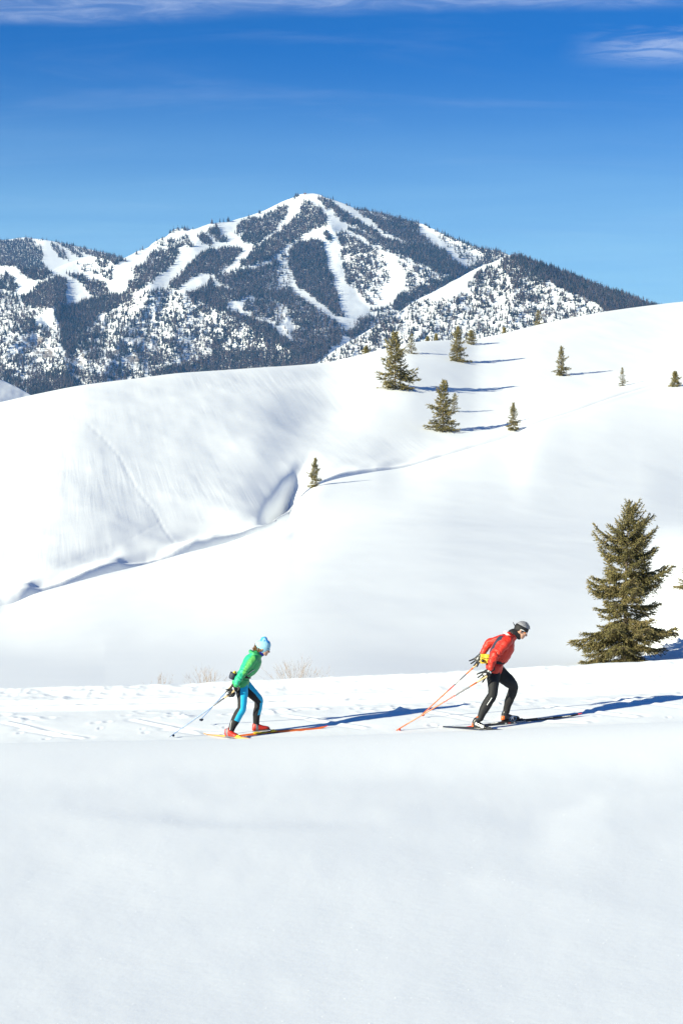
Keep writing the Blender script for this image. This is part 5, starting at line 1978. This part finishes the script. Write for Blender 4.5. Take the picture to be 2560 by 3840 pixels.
# waist belt with bottle holder
wp = link('waist_bag', None)
wp.location = pt(WC, 300, 1290)
tag(wp, 'black waist bag with a yellow bottle, strapped behind the woman in green', 'waist bag')
vs, fs = [], []
bt_, tp_ = pt(WC, 215, 1385, -.04), pt(WC, 300, 1200, -.04)
axv = (tp_ - bt_).normalized()
limb(vs, fs, [bt_, bt_.lerp(tp_, .3), bt_.lerp(tp_, .97)], [.040, .050, .055], [.045, .055, .060], 16, False)
o = link('bottle_holder', raw_mesh('bottle_holder', vs, fs, M_NAVY, True))
attach(o, wp)
vs, fs = [], []
limb(vs, fs, [pt(WC, 275, 1300, -.045), pt(WC, 305, 1225, -.05), pt(WC, 318, 1195, -.052)], [.034, .034, .026], None, 14)
o = link('bottle', raw_mesh('bottle', vs, fs, M_YEL, True))
attach(o, wp)
vs, fs = [], []
limb(vs, fs, [pt(WC, 328, 1188, -.085), pt(WC, 334, 1178, -.095)], [.010, .008], None, 8)
q = link('bottle_spout', raw_mesh('bottle_spout', vs, fs, M_BLACK, True))
q.parent = o


def belt(name, cpt, tilt, a, b, h, m_, parent):
    vs, fs = [], []
    n = 36
    e1 = Vector((math.cos(tilt), 0, math.sin(tilt)))
    e2 = Vector((0, 1, 0))
    up = Vector((-math.sin(tilt), 0, math.cos(tilt)))
    for k in range(n):
        q = 6.28318 * k / n
        for dz, rr_ in ((-h / 2, 0), (h / 2, 0), (h / 2, .005), (-h / 2, .005)):
            vs.append(cpt + e1 * (math.cos(q) * (a + rr_)) + e2 * (math.sin(q) * (b + rr_)) + up * dz)
    for k in range(n):
        k2 = (k + 1) % n
        for j in range(4):
            fs.append((4 * k + j, 4 * k2 + j, 4 * k2 + (j + 1) % 4, 4 * k + (j + 1) % 4))
    o = link(name, raw_mesh(name, vs, fs, m_))
    attach(o, parent)
    return o


belt('belt', pt(WC, 575, 1275), -.28, rc(200), .148, .036, M_BLACK, wp)
o = boxes('buckle', [(-.012, -.03, -.02, .012, .03, .02)], M_GREY)
o.parent = wp
o.location = pt(WC, 765, 1330, -.03) - wp.location
# skis
gpt = lambda px, d, lift=0.0: Vector(((px - CX) / F * d, d, ground((px - CX) / F * d, d) + lift))
bc = heelN + Vector((.76, -.64, 0)) * .14
dirN = Vector((.66, -.75, 0)).normalized()
tl, tp = bc - dirN * .69, bc + dirN * .98
tl.z, tp.z = ground(tl.x, tl.y) + .012, bc.z + .03
ski(tl, tp, (0, -.10, 1), M_PEACH, M_PEACH, M_PEACH, M_ORANGE, 'peach orange ski under the rear foot of the woman in green', 'skis of the woman in green', .044, .014, bc, M_YEL)
tl, tp = P(*W1(625, 1137), 29.24), P(*W1(1540, 1034), 29.75)
bcF = heelF + Vector((.93, .33, .06)) * .14
sk_, at_, f_, s_, u_, L_ = ski(tl, tp, (0, -.55, 1), M_ORANGE, M_ORANGE, M_PEACH, M_REDSKI, 'bright orange ski gliding under the front foot of the woman in green', 'skis of the woman in green', .046, .014, bcF, M_YEL)
bt0 = (bcF - tl).dot(f_) / L_
lettering('ROSSIGNOL', .034, at_(bt0 + .03, .0250, .004), f_, u_, M_BLACK, sk_)
sk2 = bpy.data.objects['cross_country_ski']
# poles
pole(pt(WC, 262, 1760, -.26), P(*W1(95, 1131), 29.22), [(0, M_POLEGREY), (.22, M_POLEBLUE)], 'grey blue ski pole in the near hand of the woman, reaching farthest back', 'ski poles of the woman in green', .0105, M_NAVY, M_CORK)
pole(pt(WC, 275, 1530, .29), P(*W1(366, 986), 30.2), [(0, M_POLEGREY), (.12, M_POLEBLUE)], 'steeper grey blue ski pole in the far hand of the woman in green', 'ski poles of the woman in green', .0105, M_NAVY, M_CORK)

# ---------------------------------------------------------------- the man
ma = person('grey haired man skiing in a red jacket, black tights and black headband', P(1850, 2740, Y0))
ML = {}
ML['near'] = dict(path=[pt(M2_, 800, 500, -.085), pt(M2_, 800, 545, -.10), pt(M2_, 800, 600, -.12), pt(M2_, 796, 672, -.14), pt(M2_, 768, 722, -.145), pt(M2_, 740, 770, -.15), pt(M2_, 716, 820, -.16), pt(M2_, 706, 850, -.16)],
                  r=[r2(52), r2(50), r2(42), r2(35), r2(37), r2(36), r2(27), r2(24)])
ML['far'] = dict(path=[pt(M2_, 838, 500, .085), pt(M2_, 872, 542, .11), pt(M2_, 915, 578, .14), pt(M2_, 948, 624, .18), pt(M2_, 937, 670, .21), pt(M2_, 918, 715, .25), pt(M2_, 902, 765, .29), pt(M2_, 896, 800, .31)],
                 r=[r2(50), r2(52), r2(48), r2(36), r2(35), r2(33), r2(27), r2(25)])
mt = [(MC, 600, 1285, 200, .180), (MC, 610, 1200, 205, .182), (MC, 640, 1120, 196, .150), (MC, 705, 1005, 240, .165), (MC, 770, 870, 268, .185), (MC, 845, 730, 262, .198), (MC, 910, 620, 215, .190), (MC, 980, 520, 140, .13)]
mN = [pt(MC, 945, 600, -.185), pt(MC, 860, 700, -.225), pt(MC, 740, 830, -.25), pt(MC, 625, 960, -.265), pt(MC, 560, 1080, -.26), pt(MC, 525, 1200, -.255), pt(MC, 510, 1275, -.25)]
mF = [pt(MC, 880, 540, .185), pt(MC, 740, 560, .23), pt(MC, 600, 610, .26), pt(MC, 480, 660, .29), pt(MC, 410, 760, .30), pt(MC, 350, 860, .31), pt(MC, 330, 910, .31)]
rM = [rm_(122), rm_(118), rm_(108), rm_(112), rm_(102), rm_(86), rm_(76)]
rF = [rm_(110), rm_(104), rm_(94), rm_(100), rm_(92), rm_(80), rm_(72)]
hC2, hf2, hu2 = pt(MC, 1262, 330), (0.86, 0, -0.51), (0.51, 0, 0.86)
vs, fs, at2, HM2 = head_parts(hC2, hf2, hu2, 1.03)
limb(vs, fs, [pt(MC, 1190, 410), pt(MC, 1110, 460), pt(MC, 1000, 540)], [.060, .060, .068], [.060, .060, .085])
limb(vs, fs, [pt(f_, x, y) for f_, x, y, a, b in mt], [rm_(a) - .022 for f_, x, y, a, b in mt], [b - .02 for f_, x, y, a, b in mt])
for k in ML.values():
    limb(vs, fs, k['path'], [r - .010 for r in k['r']], [k['r'][0] * .55 - .01, k['r'][1] * .72 - .01] + [r - .01 for r in k['r'][2:]])
limb(vs, fs, mN, [r - .014 for r in rM])
limb(vs, fs, mF, [r - .014 for r in rF])
b_ = fuse('body', vs, fs, 0.0065, 2, [M_SKIN, M_LIP], None, None, lambda c, n: (np.linalg.norm(c - np.array(at2(.094, 0, -.072)), axis=1) < .015).astype(int))
attach(b_, ma)
eyes(at2, HM2, 1.03, ma)
vs, fs = [], []
for k in ML.values():
    limb(vs, fs, k['path'], k['r'], [k['r'][0] * .55, k['r'][1] * .72] + k['r'][2:])
limb(vs, fs, [pt(MC, 600, 1150), pt(MC, 590, 1290), pt(MC, 610, 1370)], [rm_(165), rm_(180), rm_(160)], [.12, .135, .12])
t_ = fuse('tights', vs, fs, 0.0065, 3, [M_BLACK], None, fold(13, .0030, 5))
attach(t_, ma)
for k in range(9):
    q0 = pt(M2_, 788 - 4.0 * k, 702 + 6.0 * k, -.15 - r2(37))
    vs, fs = [], []
    blob(vs, fs, q0, .006, .002, .008, None, 6, 4)
    o = link('reflective_dot', raw_mesh('reflective_dot', vs, fs, M_WHITE))
    o.parent = t_
# jacket
vs, fs = [], []
limb(vs, fs, [pt(f_, x, y) for f_, x, y, a, b in mt], [rm_(a) for f_, x, y, a, b in mt], [b for f_, x, y, a, b in mt], 20)
limb(vs, fs, mN, rM, None, 16)
limb(vs, fs, mF, rF, None, 16)
limb(vs, fs, [pt(MC, 990, 520), pt(MC, 1060, 470), pt(MC, 1085, 455)], [rm_(150), rm_(132), rm_(120)], [.10, .085, .08], 16, False)
blob(vs, fs, pt(MC, 880, 640), rm_(215), .175, rm_(175))
PANEL = [MC(*q) for q in ((740, 480), (820, 490), (770, 590), (690, 620), (640, 690), (600, 790), (560, 810), (500, 900), (495, 1000), (470, 1000), (500, 830), (600, 640), (690, 520))]


def man_paint(c, n):
    px, py = to_px(c)
    dF = seg_info(c, mF[1], mF[4])[0]
    return np.where(in_poly(px, py, PANEL) & (dF > .11), 1, 0)


j_ = fuse('jacket', vs, fs, 0.0065, 2, [M_RED, M_NAVY], None, jacket_fold(mN, mF, .0095), man_paint)
attach(j_, ma)
tv, tf = [], []
tube_geo(tv, tf, [pt(MC, 785, 1075, -.158), pt(MC, 820, 1020, -.160), pt(MC, 855, 970, -.158)], [.004, .007, .010], 6)
link('pocket_zip', raw_mesh('pocket_zip', tv, tf, M_BLACK), j_)
a_, b__ = pt(MC, 818, 398, -.06), pt(MC, 893, 440, -.15)
lettering('SSION', .050, pt(MC, 822, 398, -.140), (.62, -.35, -.62), (.62, -.2, .78), M_WHITE, j_, slant=0)
# black neck gaiter, headband, hair, glasses
vs, fs = [], []
limb(vs, fs, [pt(MC, 1045, 440), pt(MC, 1110, 430), pt(MC, 1165, 450)], [rm_(125), rm_(128), rm_(105)], [.082, .075, .066], 16)
limb(vs, fs, [pt(MC, 1120, 440), pt(MC, 1175, 500), pt(MC, 1205, 535)], [rm_(70), rm_(66), rm_(48)], [.066, .058, .042], 14)
o = fuse('neck_gaiter', vs, fs, .005, 2, [M_BLACK], None)
attach(o, ma)


def band_geo(at, z0f, z0b, z1f, z1b, ax_, ay_, n=40, off=0.0):
    vs, fs = [], []
    for k in range(n):
        q = 6.28318 * k / n
        c, s_ = math.cos(q), math.sin(q)
        z0 = z0f * (.5 + .5 * c) + z0b * (.5 - .5 * c)
        z1 = z1f * (.5 + .5 * c) + z1b * (.5 - .5 * c)
        for t in (0, .25, .5, .75, 1):
            z = z0 + (z1 - z0) * t
            sh = math.sqrt(max(.05, 1 - ((z - .010) / .118) ** 2))
            vs.append(at(-.004 + (ax_ + off) * sh * c, (ay_ + off) * sh * s_, z))
    for k in range(n):
        k2 = (k + 1) % n
        for j in range(4):
            fs.append((5 * k + j, 5 * k2 + j, 5 * k2 + j + 1, 5 * k + j + 1))
    return vs, fs


vs, fs = band_geo(at2, .004, -.065, .055, .045, .104, .083)
o = link('headband', raw_mesh('headband', vs, fs, M_BLACK, True))
md_ = o.modifiers.new('thick', 'SOLIDIFY')
md_.thickness = .006
attach(o, ma)
tv, tf = [], []
tube_geo(tv, tf, [at2(-.105, -.01, .0), at2(-.14, -.02, .018), at2(-.155, -.03, .03)], [.007, .006, .004], 6)
q = link('knot', raw_mesh('knot', tv, tf, M_BLACK))
q.parent = o
vs, fs = [], []
blob(vs, fs, at2(-.004, 0, .020), .100 * 1.03, .078 * 1.03, .098 * 1.03, HM2, 20, 14)
rr = random.Random(8)
for k in range(260):
    th, ph = rr.uniform(0, 1.15), rr.uniform(0, 6.28)
    nrm = Vector((math.sin(th) * math.cos(ph), math.sin(th) * math.sin(ph), math.cos(th)))
    p0 = (nrm.x * .098, nrm.y * .078, .020 + nrm.z * .100)
    p1 = (p0[0] + nrm.x * .010 + .012, p0[1] + nrm.y * .010, p0[2] + nrm.z * .010 - .002)
    tube_geo(vs, fs, [at2(*p0), at2(*p1)], [.004, .0012], 4, False)
o = link('hair', raw_mesh('hair', vs, fs, M_GHAIR, True))
attach(o, ma)
shades(at2, 1.6, M_OLENS, M_WHITE, ma, .014)
# gloves
glove('glove', pt(MC, 500, 1330, -.25), (-.80, -.05, -.58), (-.30, .80, -.45), 1.16, [M_BLACK, M_WHITE], ma, .45, .20, -1, 3,
      glove_print(MC, [[(440, 1330), (455, 1325), (450, 1365), (435, 1360)], [(462, 1335), (472, 1330), (470, 1375), (458, 1372)], [(490, 1350), (535, 1385), (520, 1420), (485, 1380)], [(330, 1420), (400, 1400), (395, 1440), (350, 1455)]]))
glove('glove', pt(MC, 285, 945, .31), (-.62, .0, -.78), (-.3, -.8, .3), 1.12, [M_BLACK2, M_WHITE], ma, .40, .24, 1, 4)


def mboot_paint(c, n, f, s, u, heel, L):
    a = (c - np.array(heel)) @ np.array(f) / L
    h = (c - np.array(heel)) @ np.array(u)
    out = np.zeros(len(c), int)
    out[(a < .13) & (h > .030) & (h < .088)] = 2
    out[(h > .168)] = 2
    return out


heelN = P(*M2_(647, 925), 29.08)
bN, atN = boot('near', heelN, (.80, -.60, .0), (0, 0, 1), .285, pt(M2_, 703, 846, -.155), [M_BLACK2, M_BLACK2, M_ORANGE], ma, mboot_paint)
heelF = P(*M2_(862, 876), 29.50)
bF, atF = boot('far', heelF, (.935, .34, .095), (-.09, -.05, 1), .29, pt(M2_, 893, 800, .305), [M_BLACK2, M_BLACK2, M_ORANGE], ma, mboot_paint)
f_, s_ = Vector((.80, -.60, 0)).normalized(), None
lettering('ROSSI', .058, P(*M2_(664, 896), 28.97), (.66, -.46, -.26), (.2, 0, 1), M_WHITE, bN)
lettering('R', .085, P(*M2_(928, 862), 29.44), (.93, .34, .10), (.25, 0, 1), M_WHITE, bF, slant=.25)
tv, tf = [], []
fr_ = Vector((.93, .34, .10)).normalized()
for k in range(19):
    a = 6.28318 * k / 18
    tv_ = P(*M2_(944, 852), 29.44) + fr_ * (.055 * math.cos(a)) + Vector((0, -.01, .036 * math.sin(a)))
    tv.append(tv_)
ov, of = [], []
tube_geo(ov, of, tv, [.0026] * 19, 5, False)
link('emblem_ring', raw_mesh('emblem_ring', ov, of, mat('emblem_blue', (0.18, 0.40, 0.70), .5)), bF)
# yellow drink pack
yp = link('waist_bag', None)
yp.location = pt(MC, 380, 1050)
tag(yp, 'yellow drink pack with a round black cap on the back of the man in red', 'waist bag')
vs, fs = [], []
for (x0, y0, x1, y1, w_) in ((268, 930, 420, 1165, .150), (400, 940, 500, 1150, .165)):
    b0 = len(vs)
    for dy_ in (-w_, w_):
        vs += [pt(MC, x0, y0, dy_), pt(MC, x1, y0, dy_), pt(MC, x1 - 8, y1, dy_), pt(MC, x0 - 6, y1, dy_)]
    fs += [(b0, b0 + 1, b0 + 2, b0 + 3), (b0 + 7, b0 + 6, b0 + 5, b0 + 4)] + [(b0 + k, b0 + 4 + k, b0 + 4 + (k + 1) % 4, b0 + (k + 1) % 4) for k in range(4)]
o = fuse('pouch', vs, fs, .006, 10, [M_YEL], None, fold(12, .003, 9))
attach(o, yp)
tv, tf = [], []
tube_geo(tv, tf, [pt(MC, 255, 1005, -.155), pt(MC, 330, 1030, -.172), pt(MC, 420, 1040, -.178), pt(MC, 490, 1038, -.165)], [.003] * 4, 5)
q = link('seam', raw_mesh('seam', tv, tf, M_NAVY))
q.parent = o
tv, tf = [], []
limb(tv, tf, [pt(MC, 318, 1092, -.14), pt(MC, 312, 1096, -.185)], [.024, .022], [.024, .022], 14)
q = link('cap', raw_mesh('cap', tv, tf, M_BLACK2, True))
attach(q, yp)
belt('belt', pt(MC, 640, 1125), -.10, rm_(205), .158, .042, M_BLACK, yp)
o = boxes('buckle', [(-.03, -.012, -.022, .03, .012, .022)], M_BLACK2)
o.parent = yp
o.location = pt(MC, 800, 1128, -.10) - yp.location
# skis
M_SKIBLK = K('black_lacquer', (0.016, 0.016, 0.018), .3, .5)
bc = heelN + Vector((.80, -.60, 0)) * .15
dirN = Vector((.76, -.65, 0)).normalized()
tl, tp = bc - dirN * .84, bc + dirN * 1.02
tl.z, tp.z = ground(tl.x, tl.y) + .012, bc.z + .03
sk_, at_, f_, s_, u_, L_ = ski(tl, tp, (0, -.12, 1), M_SKIBLK, M_SKIBLK, M_WHITE, M_REDSKI, 'black ski under the rear foot of the man in red', 'skis of the man in red', .044, .014, bc, M_BLACK2)
bt0 = (bc - tl).dot(f_) / L_
lettering('ROSSIGNOL', .030, at_(bt0 - .06, .0240, .005), f_, u_, M_WHITE, sk_)
lettering('XIUM', .036, at_(.16, .018, .0300), f_, -s_, M_WHITE, sk_)
tl, tp = P(*M2_(570, 921), 29.27), P(*M2_(1450, 813), 29.85)
bcF = heelF + Vector((.935, .34, .07)) * .15
sk_, at_, f_, s_, u_, L_ = ski(tl, tp, (0, -.62, 1), M_SKIBLK, M_SKIBLK, M_REDSKI, M_REDSKI, 'black lettered ski gliding under the front foot of the man in red', 'skis of the man in red', .047, .014, bcF, M_BLACK2)
bt0 = (bcF - tl).dot(f_) / L_
lettering('XIUM', .046, at_(.235, .020, .0335), f_, -s_, M_WHITE, sk_)
lettering('SK', .030, at_(bt0 - .065, .0255, .006), f_, u_, M_WHITE, sk_)
lettering('183', .030, at_(bt0 - .040, .0255, .006), f_, u_, M_REDSKI, sk_)
lettering('ROSSIGNOL', .036, at_(bt0 + .010, .0255, .004), f_, u_, M_WHITE, sk_)
lettering('ROSSIGNOL', .044, at_(.625, .021, .0300), f_, -s_, M_WHITE, sk_)
lettering('ROSSIGNOL', .026, at_(.835, .018, .0165), f_, -s_, M_WHITE, sk_)
# poles
pole(pt(MC, 385, 1500, -.30), P(*M2_(90, 938), 29.32), [(0, M_ORANGE), (.09, M_POLEGREY), (.27, M_REDSKI), (.42, M_ORANGE)], 'orange ski pole in the near hand of the man, reaching farthest back', 'ski poles of the man in red', .0125, M_REDSKI, M_CORK)
pole(pt(MC, 235, 1130, .30), P(*M2_(267, 832), 30.35), [(0, M_ORANGE), (.13, M_POLEGREY), (.36, M_REDSKI), (.48, M_ORANGE)], 'orange ski pole in the far hand of the man, crossing behind the near one', 'ski poles of the man in red', .0125, M_REDSKI, M_CORK,
     letters=('ROSSIGNOL', .33, .020, M_WHITE))

# ------------------------------------------------------------------ air
hz = boxes('haze', [(-9300, -1400, -36, 9300, 9700, 1140)], mat('haze', (1, 1, 1)))
hz['kind'] = 'stuff'
hz['label'] = 'thin blue mountain air that pales the far slopes'
hm_ = hz.data.materials[0]
hm_.node_tree.nodes.clear()
ho = hm_.node_tree.nodes.new('ShaderNodeOutputMaterial')
pv = hm_.node_tree.nodes.new('ShaderNodeVolumePrincipled')
pv.inputs['Color'].default_value = (0.17, 0.46, 1.0, 1)
pv.inputs['Density'].default_value = 4e-5
hm_.node_tree.links.new(pv.outputs[0], ho.inputs['Volume'])
